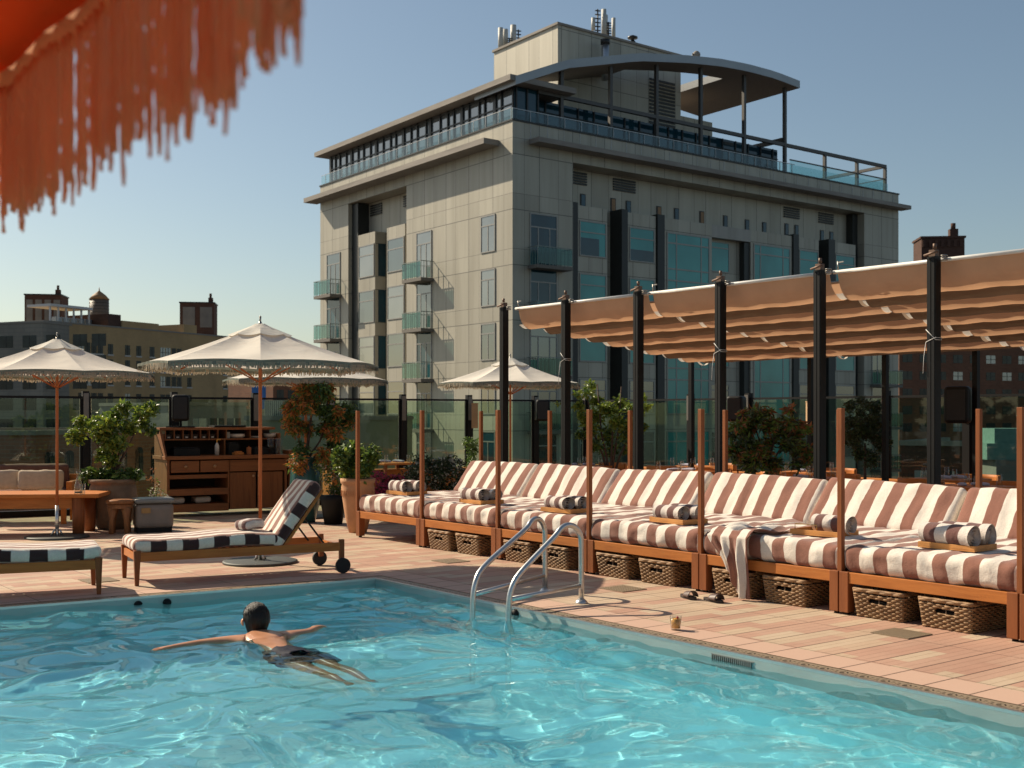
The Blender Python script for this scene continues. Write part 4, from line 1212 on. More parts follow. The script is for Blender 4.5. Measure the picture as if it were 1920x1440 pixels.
# sandals
def sandal(P, rz, lb):
    o = thing('sandal', lb, 'sandal', P, rz, 'pair of dark slide sandals')
    pts = [(.045*math.cos(a)*(1 if math.sin(a) > 0 else .85), .13*math.sin(a)) for a in np.linspace(0, 2*PI, 20)[:-1]]
    q = MB(); q.prism(pts, 0, .026); q.build('sole', plain('dark_sandal_sole', (.035,.02,.016), rough=.7) if 'dark_sandal_sole' not in bpy.data.materials else bpy.data.materials['dark_sandal_sole'], o, bev=.004)
    q = MB()
    q.grid(12, 6, lambda u, v: Vector((.05*math.cos(PI*u), -.085+.10*v, .022+.055*math.sin(PI*u)*(1-.25*v))))
    q.build('strap', plain('brown_sandal_strap', (.09,.05,.04), rough=.5) if 'brown_sandal_strap' not in bpy.data.materials else bpy.data.materials['brown_sandal_strap'], o, solid=.005)
sandal(G(1291, 1122), R(20), 'left dark slide sandal before the daybed legs')
sandal(G(1338, 1128), R(28), 'right dark slide sandal before the daybed legs')
# pool fittings
pe = (POOL[0]-POOL[3]).normalized()
def on_wall(px, a_z, name, label, cat, build):
    P = ray_line(px, POOL[0], E); o = build(P)
    return o
def slot_grille(P):
    q = MB(); 
    for k in range(20): q.box(.018*k, .018*k+.009, -.012, -.002, -.005, .075)
    q.box(-.01, .37, -.006, -.001, -.01, .0); q.box(-.01, .37, -.006, -.001, .074, .08)
    o = q.build('slotted_grille', plain('grille_metal', (.20,.21,.20), rough=.5, metal=.5), loc=P+Vector((0,0,-.115)), rz=RE)
    return tag(o, 'slotted skimmer grille in the steel pool wall at lower right', 'grille')
slot_grille(ray_line(1336, PC, E))
def inlet(P, rz, lb):
    q = MB(); q.tube([(0,-.005,0),(0,-.03,0)], [.045,.03], 16); o = q.build('water_inlet', M_black, loc=P, rz=rz); return tag(o, lb, 'pool fitting', 'black pool wall fittings')
inlet(ray_line(967, PC, E)+Vector((0,0,-.055)), RE, 'round black inlet in the pool wall beside the handrail')
rf = math.atan2(FE.y, FE.x)
for px, lb in ((259, 'left round black fitting at the far pool edge behind the swimmer'), (313, 'right round black fitting at the far pool edge behind the swimmer')):
    P = ray_line(px, PC, FE); q = MB(); q.tube([(0,.004,0),(0,.035,0)], [.04,.03], 16); tag(q.build('water_inlet', M_black, loc=P+Vector((0,0,-.075)), rz=rf), lb, 'pool fitting', 'black pool wall fittings')
# ------------------------------------------------------------------ sun loungers
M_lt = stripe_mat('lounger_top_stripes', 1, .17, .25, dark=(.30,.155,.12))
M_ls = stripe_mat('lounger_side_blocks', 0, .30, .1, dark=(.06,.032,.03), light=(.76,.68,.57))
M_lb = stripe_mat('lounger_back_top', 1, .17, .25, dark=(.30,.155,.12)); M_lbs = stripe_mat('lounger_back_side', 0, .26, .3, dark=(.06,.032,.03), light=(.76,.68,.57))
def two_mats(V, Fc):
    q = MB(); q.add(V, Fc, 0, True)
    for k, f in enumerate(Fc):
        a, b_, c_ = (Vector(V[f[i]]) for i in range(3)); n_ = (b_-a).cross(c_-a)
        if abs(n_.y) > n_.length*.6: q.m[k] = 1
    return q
def make_lounger(label):
    t = thing('sun_lounger', label, 'sun lounger', (0,0,0), 0, 'sun loungers by the pool')
    Wd = .32
    for s in (-1, 1):
        q = MB(); q.box(-.01, 2.02, s*Wd-.018, s*Wd+.018, .225, .31); q.build('side_rail', M_teak, t, bev=.004)
        q = MB(); M_ = Matrix.Identity(4)
        vs = [(-.03,s*Wd-.024,.33),(.035,s*Wd-.024,.33),(.035,s*Wd+.024,.33),(-.03,s*Wd+.024,.33),(-.018,s*Wd-.017,0),(.018,s*Wd-.017,0),(.018,s*Wd+.017,0),(-.018,s*Wd+.017,0)]
        q.add(vs, [(0,1,2,3),(7,6,5,4),(0,4,5,1),(1,5,6,2),(2,6,7,3),(3,7,4,0)]); q.build('leg', M_teakz, t, bev=.004)
        q = MB(); q.box(1.99, 2.04, s*Wd-.022, s*Wd+.022, .10, .34); q.build('leg', M_teakz, t, bev=.004)
        q = MB(); q.tube([(2.015, s*(Wd+.025), .078),(2.015, s*(Wd+.058), .078)], .078, 28, sm=False); w_ = q.build('wheel', plain('wheel_rubber', (.015,.015,.015), rough=.7) if 'wheel_rubber' not in bpy.data.materials else bpy.data.materials['wheel_rubber'], t, bev=.004)
    q = MB(); q.box(-.012, .012, -Wd+.018, Wd-.018, .235, .30); q.box(2.0, 2.03, -Wd+.022, Wd-.022, .22, .28); q.build('cross_rail', M_teaky, t)
    q = MB()
    for k in range(15): q.box(.08+k*.085, .13+k*.085, -Wd+.02, Wd-.02, .275, .295)
    q.build('slats', M_teaky, t)
    V, Fc = cushion(1.42, .66, .125, .06, (60, 22, 6), .007, 3, .012, lambda x, y: .012*math.sin(x*5))
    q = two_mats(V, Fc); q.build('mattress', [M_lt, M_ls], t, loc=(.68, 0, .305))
    V, Fc = cushion(.78, .66, .125, .06, (34, 22, 6), .007, 4, .02)
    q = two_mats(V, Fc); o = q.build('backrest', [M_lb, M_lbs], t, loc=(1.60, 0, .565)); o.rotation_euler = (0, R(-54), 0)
    # a towel cover falling over the edge
    q = MB(); q.box(-.36, .36, -Wd+.03, Wd-.03, -.03, 0); o = q.build('backrest_frame', M_teak, t, loc=(1.605, 0, .562)); o.rotation_euler = (0, R(-54), 0)
    for s in (-1, 1):
        q = MB(); q.bar((1.62, s*(Wd-.05), .60), (1.86, s*(Wd-.05), .28), .028, .014); q.build('strut', M_black, t)
    return t
LA, LB = G(265, 1098), G(225, 1084)
LM = (LA+LB)/2
lz = math.atan2(.468, .884)
lounge = make_lounger('wooden sun lounger with raised striped back and black wheels beyond the swimmer')
lounge.location = LM; lounge.rotation_euler = (0,0,lz)
lm2 = (G(197, 1113)+G(164, 1098))/2
dup(lounge, lm2, math.atan2(-.396, -.918), 'wooden sun lounger cut by the left edge, only its foot end showing')
q = MB(); V, Fc = cushion(.26, .2, .10, .045, (20, 16, 8), .012, 9, .01); q.add(V, Fc, 0, True)
o = q.build('folded_towel', stripe_mat('folded_towel_cloth', 1, .10, .1, dark=(.20,.11,.10), light=(.62,.56,.52), bmp=.9), loc=LM+Vector((1.16*math.cos(lz), 1.16*math.sin(lz), .45)), rz=lz+.4)
tag(o, 'folded striped towel lying where the lounger seat meets its raised back', 'towel')

# ------------------------------------------------------------------ umbrellas
def umb_cloth(name, c, tr):
    m = fabric_mat(name, c, tr); return m
M_uc = umb_cloth('cream_umbrella_cloth', (.80,.76,.68), .28)
M_ug = fabric_mat('grey_green_fringe', (.20,.22,.185), .15); M_ug2 = fabric_mat('tan_fringe', (.42,.36,.27), .2)
M_pole = wood('umbrella_pole_wood', (.42,.14,.05), (.28,.08,.03), 2)
def make_umbrella(label, group='cream fringed umbrellas', rim=1.27, zr=2.14, za=2.56, cloth=None, fr=(None, None), flen=.085, nfr=70, base_=True, seed=0, fring_w=.009):
    t = thing('fringed_umbrella', label, 'umbrella', (0,0,0), 0, group)
    cl = cloth or M_uc; n = 8
    V = lambda k, r_, z: Vector((r_*math.cos(2*PI*k/n), r_*math.sin(2*PI*k/n), z))
    def surf(k, s, v, top=0):     # s across the panel, v from apex (0) to rim (1)
        r_ = rim*(.04+.96*v)
        a = V(k, r_, 0)*(1-s)+V(k+1, r_, 0)*s
        z = za+(zr-za)*v - .045*math.sin(PI*v)*math.sin(PI*s)*1.0 - .02*math.sin(PI*v) + (.05*math.sin(PI*s)*max(0, v-.75)/.25*.35)
        return Vector((a.x, a.y, z+top))
    q = MB()
    for k in range(n): q.grid(10, 12, lambda s, v, k=k: surf(k, s, v))
    q.build('canopy', cl, t)
    q = MB()
    for k in range(n): q.grid(6, 4, lambda s, v, k=k: surf(k, s, v*.24, .018+.012*math.sin(PI*s)))
    q.build('vent_cap', cl, t)
    r_ = random.Random(seed)
    q = MB()
    for k in range(n):            # fringe: a band plus hanging threads
        def band(s, v, k=k):
            p = surf(k, s, 1.0); o_ = Vector((p.x, p.y, 0)).normalized(); return p+o_*(.006+.004*math.sin(s*40))+Vector((0,0,-v*flen*.68))
        q.grid(24, 1, band, 0)
        for j in range(nfr):
            s = (j+r_.random()*.7)/nfr; p = surf(k, s, 1.0); o_ = Vector((p.x, p.y, 0)).normalized(); td = Vector((-o_.y, o_.x, 0))
            l = flen*(.8+.35*r_.random()); w_ = fring_w*(.8+.6*r_.random()); sw = (r_.random()-.5)*.02; p = p+o_*.008
            a = p+Vector((0,0,-flen*.3)); b_ = p+o_*r_.uniform(-.01,.012)+td*sw+Vector((0,0,-l))
            q.add([a-td*w_, a+td*w_, b_+td*w_*.7, b_-td*w_*.7], [(0,1,2,3)], 1)
    q.build('fringe', [fr[0] or M_ug, fr[1] or M_ug2], t)
    q = MB()
    for k in range(n):
        pts = [surf(k, 0, v)+Vector((0,0,-.022)) for v in (.03, .3, .6, .98)]
        q.tube(pts, .011, 6)
        q.tube([surf(k, 0, .5)+Vector((0,0,-.03)), Vector((.03*math.cos(2*PI*k/n), .03*math.sin(2*PI*k/n), zr-.18))], .008, 5)
    q.build('ribs', M_pole, t)
    q = MB(); q.cyl((0,0,.3),(0,0,za-.02), .019, seg=12); q.build('pole', M_pole, t)
    q = MB(); q.cyl((0,0,.02),(0,0,.42), .024, seg=12); q.build('socket', M_steel, t)
    q = MB(); q.cyl((0,0,za),(0,0,za+.05), .02, .016, 10); q.cyl((0,0,za+.05),(0,0,za+.10), .009, .012, 8); q.cyl((0,0,za+.10),(0,0,za+.115), .016, .004, 8); q.build('finial', M_chrome, t)
    q = MB(); q.lathe([(.40,0),(.40,.022),(.38,.028),(.05,.032)], 36); q.build('base_plate', plain('dark_base_plate', (.07,.075,.07), rough=.6, metal=.3) if 'dark_base_plate' not in bpy.data.materials else bpy.data.materials['dark_base_plate'], t)
    q = MB()
    for k in range(4): q.cyl((.07*math.cos(k*PI/2+.6),.07*math.sin(k*PI/2+.6),.03),(.03*math.cos(k*PI/2+.6),.03*math.sin(k*PI/2+.6),.11), .012, seg=6)
    q.build('base_clamp', M_steel, t)
    return t
U2 = G(488, 1055)
um = make_umbrella('cream fringed umbrella whose dark round base stands under the lounger')
um.location = U2; um.rotation_euler = (0,0,R(12))
dup(um, G(107, 1008), R(-10), 'cream fringed umbrella at the far left beside the low table')
dup(um, G(573, 970), R(5), 'cream fringed umbrella partly hidden behind another, over the orange shrub')
dup(um, Vector((-.03, 20.8, 0)), R(16), 'cream fringed umbrella in front of the hotel corner, behind a black post')
# coral umbrella close to the camera
M_cor = fabric_mat('coral_canopy_cloth', (.85,.17,.04), .55); M_cf1 = fabric_mat('coral_fringe_band', (.95,.52,.29), .7); M_cf2 = fabric_mat('coral_fringe', (.97,.62,.39), .7)
def coral():
    t = thing('coral_umbrella', 'coral umbrella overhead with long tasselled fringe, close at upper left', 'umbrella', (-1.751, .747, 0), R(12.7))
    rim, zr, za, n = 1.60, 2.20, 2.75, 8
    def surf(s, v):
        k = int(s*n) % n; f = s*n-int(s*n) if s < 1 else 0.
        a0, a1 = 2*PI*k/n, 2*PI*(k+1)/n; r_ = rim*(.03+.97*v)
        x = r_*(math.cos(a0)*(1-f)+math.cos(a1)*f); y = r_*(math.sin(a0)*(1-f)+math.sin(a1)*f)
        return Vector((x, y, za+(zr-za)*v**1.1 + (.006*math.sin(s*2*PI*24) - .02*math.sin(PI*f))*v))
    q = MB(); q.grid(96, 10, surf); q.build('canopy', M_cor, t, solid=.003)
    q = MB()
    def band(s, v): p = surf(s, 1); o_ = Vector((p.x,p.y,0)).normalized(); return p+o_*(.004+.003*math.sin(s*500))+Vector((0,0,.01-v*.055))
    q.grid(240, 2, band); q.build('fringe_band', M_cf1, t, solid=.004)
    q = MB(); r_ = random.Random(12); N = 1150
    for j in range(N):
        if r_.random() < (.10 if math.sin(j*.9+2*math.sin(j*.21)) < .35 else .55): continue
        s = (j+r_.uniform(-.4,.4))/N; p = surf(s, 1); o_ = Vector((p.x,p.y,0)).normalized(); td = Vector((-o_.y,o_.x,0))
        big = .5+.5*math.sin(j*.55+2*math.sin(j*.13)); 
        l = .235*(.86+.2*r_.random())*(.92+.12*big); rr = .0030+.0018*r_.random()
        sw = r_.uniform(-.012,.012); pts = []; rs = []
        for k in range(15):
            v = k/14; pts.append(p+o_*(.004+.008*((j*7)%3-1)+r_.uniform(-.001,.001))+td*(sw*v*v+.0012*math.sin(k*2.4+j))+Vector((0,0,-.03-l*v)))
            rs.append(rr*(1+.28*math.sin(k*2.6+j))*(1 if k < 13 else .7))
        q.tube(pts, rs, 6)
    q.build('fringe', M_cf2, t)
    q = MB()
    for k in range(8):
        a = 2*PI*k/8; q.tube([Vector((r_*math.cos(a), r_*math.sin(a), za+(zr-za)*(r_/rim)**1.1-.03)) for r_ in (.05,.5,1.0,1.56)], .012, 6)
    q.build('ribs', M_pole, t)
    q = MB(); q.cyl((0,0,.3),(0,0,za), .02, seg=12); q.build('pole', M_pole, t)
    q = MB(); q.lathe([(.40,0),(.40,.022),(.05,.032)], 36); q.cyl((0,0,.02),(0,0,.4),.025); q.build('base_plate', bpy.data.materials['dark_base_plate'], t)
coral()

# ------------------------------------------------------------------ glass fence
M_fg = clear_glass('fence_glass', (.76,.86,.77))
def fence_panel(P, Q, label):
    d = (Q-P); ln = d.length; rz = math.atan2(d.y, d.x)
    t = thing('glass_fence_panel', label, 'fence panel', P, rz, 'glass fence panels round the terrace')
    q = MB(); q.box(.09, ln-.09, -.006, .006, .12, 1.86); q.build('glass', M_fg, t)
    q = MB(); q.box(.02, ln-.02, -.02, .02, 1.865, 1.90); q.build('top_rail', M_black, t)
    q = MB(); q.box(.05, .085, -.018, .018, .1, 1.862); q.box(ln-.085, ln-.05, -.018, .018, .1, 1.862); q.box(.05, ln-.05, -.03, .03, .0, .1); q.build('frame', M_black, t)
    return t
def fence_post(P, rz, label):
    t = thing('fence_post', label, 'post', P, rz, 'black posts of the glass fence')
    q = MB(); q.box(-.05,.05,-.05,.05,0,1.98); q.build('post', M_black, t)
    q = MB(); q.box(-.04,.04,-.07,-.052,1.5,1.95); q.build('lamp_box', plain('lamp_box_metal', (.20,.18,.16), rough=.4, metal=.4) if 'lamp_box_metal' not in bpy.data.materials else bpy.data.materials['lamp_box_metal'], t)
    return t
lp = [-60, 160, 326, 478, 620, 755, 879, 1003]
Ps = [ray_line(p, FCOR, FL) for p in lp] + [FCOR] + [ray_line(p, FCOR, E) for p in (1295, 1404, 1538, 1662, 1815, 1990)]
desc = ['beyond the left edge', 'left of the lime green shrub', 'behind the lime green shrub', 'behind the loudspeaker over the bar cabinet', 'behind the orange shrub', 'left of the tall posts', 'under the left half of the small umbrella', 'right of the black umbrella post', 'at the fence corner', 'behind the leafy green tree', 'behind the reddish shrub', 'left of the dark shrub', 'behind the dark shrub', 'behind the hanging loudspeaker', 'at the far right']
for k, P in enumerate(Ps):
    rz = math.atan2(-FL.y, -FL.x) if k < 8 else RE
    fence_post(P, rz, 'black fence post with a small lamp box, ' + desc[k])
    if k: fence_panel(Ps[k-1], P, 'glass fence panel ending at the post ' + desc[k])

# ------------------------------------------------------------------ left terrace: table, sofa, bar cabinet
LT = math.atan2(.515, .857)
M_dw = wood('dark_bar_wood', (.26,.095,.032), (.14,.048,.017), 0); M_dwz = wood('dark_bar_wood_z', (.25,.09,.03), (.13,.045,.017), 2)
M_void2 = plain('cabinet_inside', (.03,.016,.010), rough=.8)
Ct = AT(313, 900, 18.6); Ct.z = 0
CB = thing('bar_cabinet', 'brown wooden bar cabinet with drawers, open shelves and a pigeonhole hutch', 'cabinet', Ct, LT)
W_ = 1.95; Dp = .75
q = MB(); q.box(0,.04,0,Dp,.08,.90); q.box(0,.04,.3,Dp,.90,1.30); q.build('side_panel', M_dwz, CB)
q = MB(); q.box(W_-.04,W_,0,Dp,.08,.90); q.box(W_-.04,W_,.3,Dp,.90,1.30); q.build('side_panel', M_dwz, CB)
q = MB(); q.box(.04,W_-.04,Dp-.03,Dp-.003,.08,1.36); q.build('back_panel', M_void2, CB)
q = MB(); q.box(-.03,W_+.03,-.04,Dp,.90,.955); q.build('counter', M_dw, CB, bev=.004)
q = MB(); q.box(-.04,W_-.1,.28,Dp+.02,1.36,1.40); q.build('hutch_top', M_dw, CB)
q = MB(); q.box(.04,W_-.04,.30,.34,1.20,1.22); q.box(.04,W_-.04,.34,Dp-.03,1.195,1.215)
for k in range(7): q.box(.05+k*.14,.065+k*.14,.3,.6,1.22,1.36)
for k in range(2): q.box(1.03+k*.4,1.045+k*.4,.3,.6,1.22,1.36)
q.box(1.0,1.02,.3,.6,.955,1.20); q.build('pigeonholes', M_dwz, CB)
q = MB(); q.add([(-.002,.02,.955),(-.002,.3,1.3),(-.002,.3,.955)], [(0,1,2)]); q.bar((-.02,-.02,.93),(-.02,.32,1.33),.03,.05); q.build('side_brace', M_dwz, CB)
for k in range(2):
    q = MB(); q.box(.06+k*.46,.50+k*.46,-.015,.02,.70,.88); d_ = q.build('drawer', M_dw, CB, bev=.003)
    q = MB(); q.tube([(.28+k*.46,-.017,.79),(.28+k*.46,-.05,.79)], [.012,.026], 12); q.build('knob', plain('turned_knob', (.42,.22,.10), rough=.4) if 'turned_knob' not in bpy.data.materials else bpy.data.materials['turned_knob'], d_)
for k in range(2):
    q = MB(); q.box(1.0+k*.45,1.42+k*.45,-.012,.02,.10,.68); d_ = q.build('door', M_dwz, CB, bev=.003)
    q = MB(); q.tube([(1.37+k*.09,-.014,.62),(1.37+k*.09,-.045,.62)], [.010,.022], 12); q.build('knob', bpy.data.materials['turned_knob'], d_)
q = MB(); q.box(.04,.98,.02,Dp-.04,.60,.66); q.box(.04,.98,.0,Dp-.04,.34,.44); q.box(.04,.98,.0,Dp-.04,.08,.20); q.box(.965,.99,0,Dp-.04,.2,.88); q.box(1.0,W_-.04,.0,.02,.7,.88,0); q.build('shelf', M_dw, CB)
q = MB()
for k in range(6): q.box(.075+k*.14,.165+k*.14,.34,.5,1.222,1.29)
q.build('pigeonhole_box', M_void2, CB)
for k in range(6):
    q = MB(); q.box(.10+k*.14,.14+k*.14,.332,.339,1.235,1.255); q.build('tag', M_sill, CB)
def cbp(x, y, z): return Ct + Vector((x*math.cos(LT)-y*math.sin(LT), x*math.sin(LT)+y*math.cos(LT), z))
M_cer = plain('cream_ceramic', (.62,.55,.47), rough=.4)
for x, r_, h_, lb in ((1.26,.13,.07,'stack of cream plates in the hutch, left'),(1.57,.09,.03,'low cream dish in the hutch, middle'),(1.82,.10,.07,'cream bowl in the hutch, right')):
    q = MB(); q.lathe([(r_*.7,0),(r_,h_*.4),(r_,h_),(r_*.9,h_)], 20); tag(q.build('plate_stack', M_cer, loc=cbp(x,.45,1.222)), lb, 'crockery', 'crockery in the hutch')
q = MB(); q.box(-.03,.03,-.03,.03,0,.1); tag(q.build('napkin_pack', M_sill, loc=cbp(1.10,.42,1.222), rz=.3), 'small pale packet standing in the hutch beside the plates', 'packet')
o = thing('pump_bottle', 'white pump bottle with an orange head standing on the bar counter', 'bottle', cbp(.85,.2,.957))
q = MB(); q.lathe([(.035,0),(.036,.15),(.02,.185),(.014,.2)], 14); q.build('bottle', M_cer, o); q = MB(); q.cyl((0,0,.2),(0,0,.25),.01); q.bar((0,0,.25),(.06,0,.25),.02,.018); q.build('pump', plain('orange_plastic', (.75,.35,.05)), o)
for k, (x, y, sx, sy, sz, mt, lb) in enumerate(((.35,.25,.42,.25,.11,M_black,'black tray on the left of the bar counter'),(1.12,.3,.18,.2,.18,M_black,'black card terminal box in the middle of the bar counter'),(1.17,.12,.16,.1,.04,M_teak,'small wooden box on the bar counter'),(1.60,.28,.40,.25,.10,M_black,'black machine on the right of the bar counter'),(1.36,.15,.06,.05,.12,M_pole,'small orange pot on the bar counter'))):
    q = MB(); q.box(-sx/2,sx/2,-sy/2,sy/2,0,sz); q.box(-sx/2+.02,sx/2-.02,-sy/2+.02,sy/2-.02,sz,sz+.02)
    tag(q.build('counter_item', mt, loc=cbp(x,y,.957), rz=LT+.1*k, bev=.006), lb, 'counter item')
for k in range(4):
    q = MB(); q.lathe([(.028,0),(.034,.26),(.032,.26),(.026,.01)], 12); tag(q.build('tall_glass', M_tum, loc=cbp(1.72+k*.07,.2+.05*(k%2),.957)), f'tall clear glass at the right end of the bar counter, {["first","second","third","fourth"][k]} from left', 'glass', 'tall glasses on the bar')
for k, x in enumerate((.2, .62)):
    V, Fc = cushion(.26,.3,.10,.04,(10,10,5),.006,30+k); q = MB(); q.add(V, Fc, 0, True); tag(q.build('folded_cloth', M_cer, loc=cbp(x,.3,.205), rz=LT), ['pile of pale cloths on the lowest shelf, left', 'pile of pale cloths on the lowest shelf, right'][k], 'cloth')
def speaker(loc, rz, label, hang=False, s=1.0, h=.0):
    t = thing('loudspeaker', label, 'loudspeaker', loc, rz, 'black loudspeakers')
    V, Fc = cushion(.27*s,.26*s,.42*s,.05,(8,8,12),0,1)
    q = MB(); q.add(V, Fc, 0, True); q.build('cabinet', M_black, t, loc=(0,0,h))
    q = MB(); q.box(-.10*s,.10*s,-.139*s,-.131*s,h+.04*s,h+.38*s); q.build('grille', plain('speaker_grille', (.03,.03,.03), rough=.9) if 'speaker_grille' not in bpy.data.materials else bpy.data.materials['speaker_grille'], t)
    q = MB()
    if hang: q.bar((0,.13*s,h+.2),(0,.30,h+.2),.04,.04); q.box(-.03,.03,.28,.31,h+.05,h+.35)
    else: q.cyl((0,0,0),(0,0,h+.01),.02); q.box(-.22,.22,-.1,.1,0,.02)
    q.build('bracket' if hang else 'stand', M_black, t)
    return t
speaker(cbp(.33,.42,1.402), LT-.3, 'black loudspeaker on a short stand on top of the bar cabinet', h=.1)
q = MB(); q.box(-.26,.26,-.15,.15,0,.03); tag(q.build('flat_tray', M_black, loc=cbp(1.1,.45,1.402), rz=LT), 'flat black tray lying on top of the bar cabinet', 'tray')
q = MB(); q.box(0,.32,0,.3,0,1.02); o = q.build('side_cupboard', M_dwz, loc=cbp(2.02,.1,0), rz=LT); tag(o, 'narrow dark wooden cupboard against the right end of the bar', 'cupboard')
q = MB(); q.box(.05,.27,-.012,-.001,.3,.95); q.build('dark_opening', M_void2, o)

# low table and sofa
P = AT(185, 926, 15.9); P.z = 0
TB = thing('low_table', 'long low wooden table at the left edge with a carafe on it', 'table', P, math.pi+R(6))
q = MB(); q.box(0,2.6,-.8,0,.50,.555); q.build('tabletop', M_teak, TB, bev=.01)
for x, y in ((.28,-.08),(.28,-.70),(2.3,-.08),(2.3,-.70)):
    q = MB(); q.cyl((x,y,0),(x,y,.50),.075,.085,14); q.build('leg', M_teakz, TB)
q = MB(); q.box(.3,2.3,-.1,-.06,.36,.50); q.box(.3,2.3,-.72,-.68,.36,.50); q.build('apron', M_teak, TB)
P = AT(147, 925, 15.7); P.z = .557
o = thing('water_carafe', 'clear glass water carafe on the end of the low table', 'carafe', P)
q = MB(); q.lathe([(.05,0),(.055,.03),(.05,.12),(.028,.2),(.024,.27),(.03,.31),(.027,.31),(.021,.27),(.025,.2),(.046,.12),(.05,.03),(.001,.02)], 20); q.build('bottle', M_tum, o)
q = MB(); q.lathe([(.046,.021),(.049,.04)], 18); q.build('water', plain('dark_water', (.03,.04,.05), rough=.05), o)
P = AT(155, 924, 15.75); P.z = .557
q = MB(); q.lathe([(.030,0),(.037,.14),(.035,.14),(.028,.006)], 16); tag(q.build('tumbler', M_tum, loc=P), 'clear tumbler beside the carafe on the low table', 'glass')
P = AT(130, 930, 17.6); P.z = 0
SF = thing('terrace_sofa', 'low wooden sofa with brown back cushions behind the low table', 'sofa', P, math.pi+R(10))
q = MB(); q.box(0,2.6,-.72,0,.28,.36); q.box(0,2.6,-.78,-.721,.36,.70)
for x in (.05,1.3,2.5): q.box(x,x+.07,-.07,0,0,.28); q.box(x,x+.07,-.78,-.71,0,.36)
q.build('frame', M_teak, SF)
q = MB(); q.box(-.04,.04,-.78,.02,.3,.62); q.build('arm', M_teaky, SF)
M_bc = plain('brown_cushion', (.16,.065,.04), rough=.85, bmp=.3); M_bp = plain('beige_linen_pillow', (.50,.40,.29), (.42,.33,.24), rough=.95, scale=14, bmp=.5)
for k in range(2):
    V, Fc = cushion(1.1,.7,.14,.05,(16,12,5),.006,40+k,.02); q = MB(); q.add(V, Fc, 0, True); q.build('seat_cushion', M_bc, SF, loc=(.65+k*1.2,-.37,.36))
    V, Fc = cushion(1.0,.42,.15,.06,(16,10,5),.01,44+k,.03); q = MB(); q.add(V, Fc, 0, True); c_ = q.build('back_cushion', M_bc, SF, loc=(.62+k*1.15,-.58,.64)); c_.rotation_euler = (R(78),0,0)
for k, px in enumerate((78, -2)):
    P = AT(px, 930, 17.25); P.z = .66
    V, Fc = cushion(.62,.28,.12,.05,(16,10,5),.012,50+k,.03); q = MB(); q.add(V, Fc, 0, True); o = q.build('pillow', M_bp, loc=P); o.rotation_euler = (R(80),0,R(10))
    tag(o, ['oblong beige linen pillow leaning on the sofa behind the umbrella pole', 'oblong beige linen pillow on the sofa at the left edge'][k], 'pillow', 'beige sofa pillows')
# stool
P = G(225, 1000); o = thing('carved_stool', 'carved wooden stool with a round top beside the cooler', 'stool', P)
M_st = wood('stool_wood', (.34,.15,.06), (.16,.06,.025), 2)
q = MB(); q.lathe([(.16,.40),(.185,.41),(.185,.45),(.17,.455)], 24); q.build('seat', M_st, o)
q = MB(); q.lathe([(.165,.34),(.172,.35),(.165,.36),(.16,.37),(.170,.38),(.16,.395)], 24); q.build('carved_band', M_st, o)
for k in range(4):
    a = PI/4+k*PI/2+.2; q = MB(); q.tube([(.12*math.cos(a),.12*math.sin(a),.35),(.13*math.cos(a),.13*math.sin(a),.2),(.145*math.cos(a),.145*math.sin(a),0)], [.07,.038,.034], 8); q.build('leg', M_st, o)
# cooler
P = G(262, 1000); o = thing('cooler_box', 'taupe metal cooler box with a grey lid beside the stool', 'cooler', P, R(24))
M_cool = plain('taupe_paint', (.24,.20,.165), rough=.4); 
V, Fc = cushion(.50,.40,.33,.05,(10,10,8),0,1); q = MB(); q.add(V, Fc, 0, True); q.build('body', M_cool, o, loc=(.2,.2,.06))
q = MB(); q.box(-.03,.43,.03,.38,0,.08); q.build('base', M_black, o)
V, Fc = cushion(.52,.42,.07,.025,(10,10,4),0,1); q = MB(); q.add(V, Fc, 0, True); q.build('lid', plain('grey_lid', (.23,.24,.23), rough=.4), o, loc=(.2,.2,.395))
q = MB(); q.box(.02,.14,-.022,-.004,.27,.34); q.build('latch', plain('latch_brass', (.45,.28,.12), metal=.6), o)
# wall lamps on the fence
for px, lb in ((891, 'tan box lamp on the fence post behind the first tall bed posts'), (1512, 'tan box lamp on the fence post left of the dark shrub')):
    base_ = FCOR
    P = ray_line(px, FCOR, FL if px < 1000 else E) ; P = P + Vector((0,-.25,1.35))
    q = MB(); q.box(-.06,.06,-.05,.05,0,.46); q.box(-.065,.065,-.055,.055,.46,.475); tag(q.build('box_lamp', plain('tan_lamp_shade', (.42,.27,.14), rough=.7) if 'tan_lamp_shade' not in bpy.data.materials else bpy.data.materials['tan_lamp_shade'], loc=P), lb, 'lamp', 'tan box lamps')
speaker(ray_line(1017, FCOR, FL)+Vector((0,-.35,1.48)), 0, 'black loudspeaker on the fence post right of the small umbrella pole', True)
speaker(AT(1381, 770, 19.5)*1.0-Vector((0,0,.18)), R(-30), 'black loudspeaker behind the reddish shrub', True)
speaker(AT(1796, 768, 15.6)-Vector((0,0,.18)), R(-30), 'black loudspeaker hanging beside the nearest black pergola post', True, 1.15)
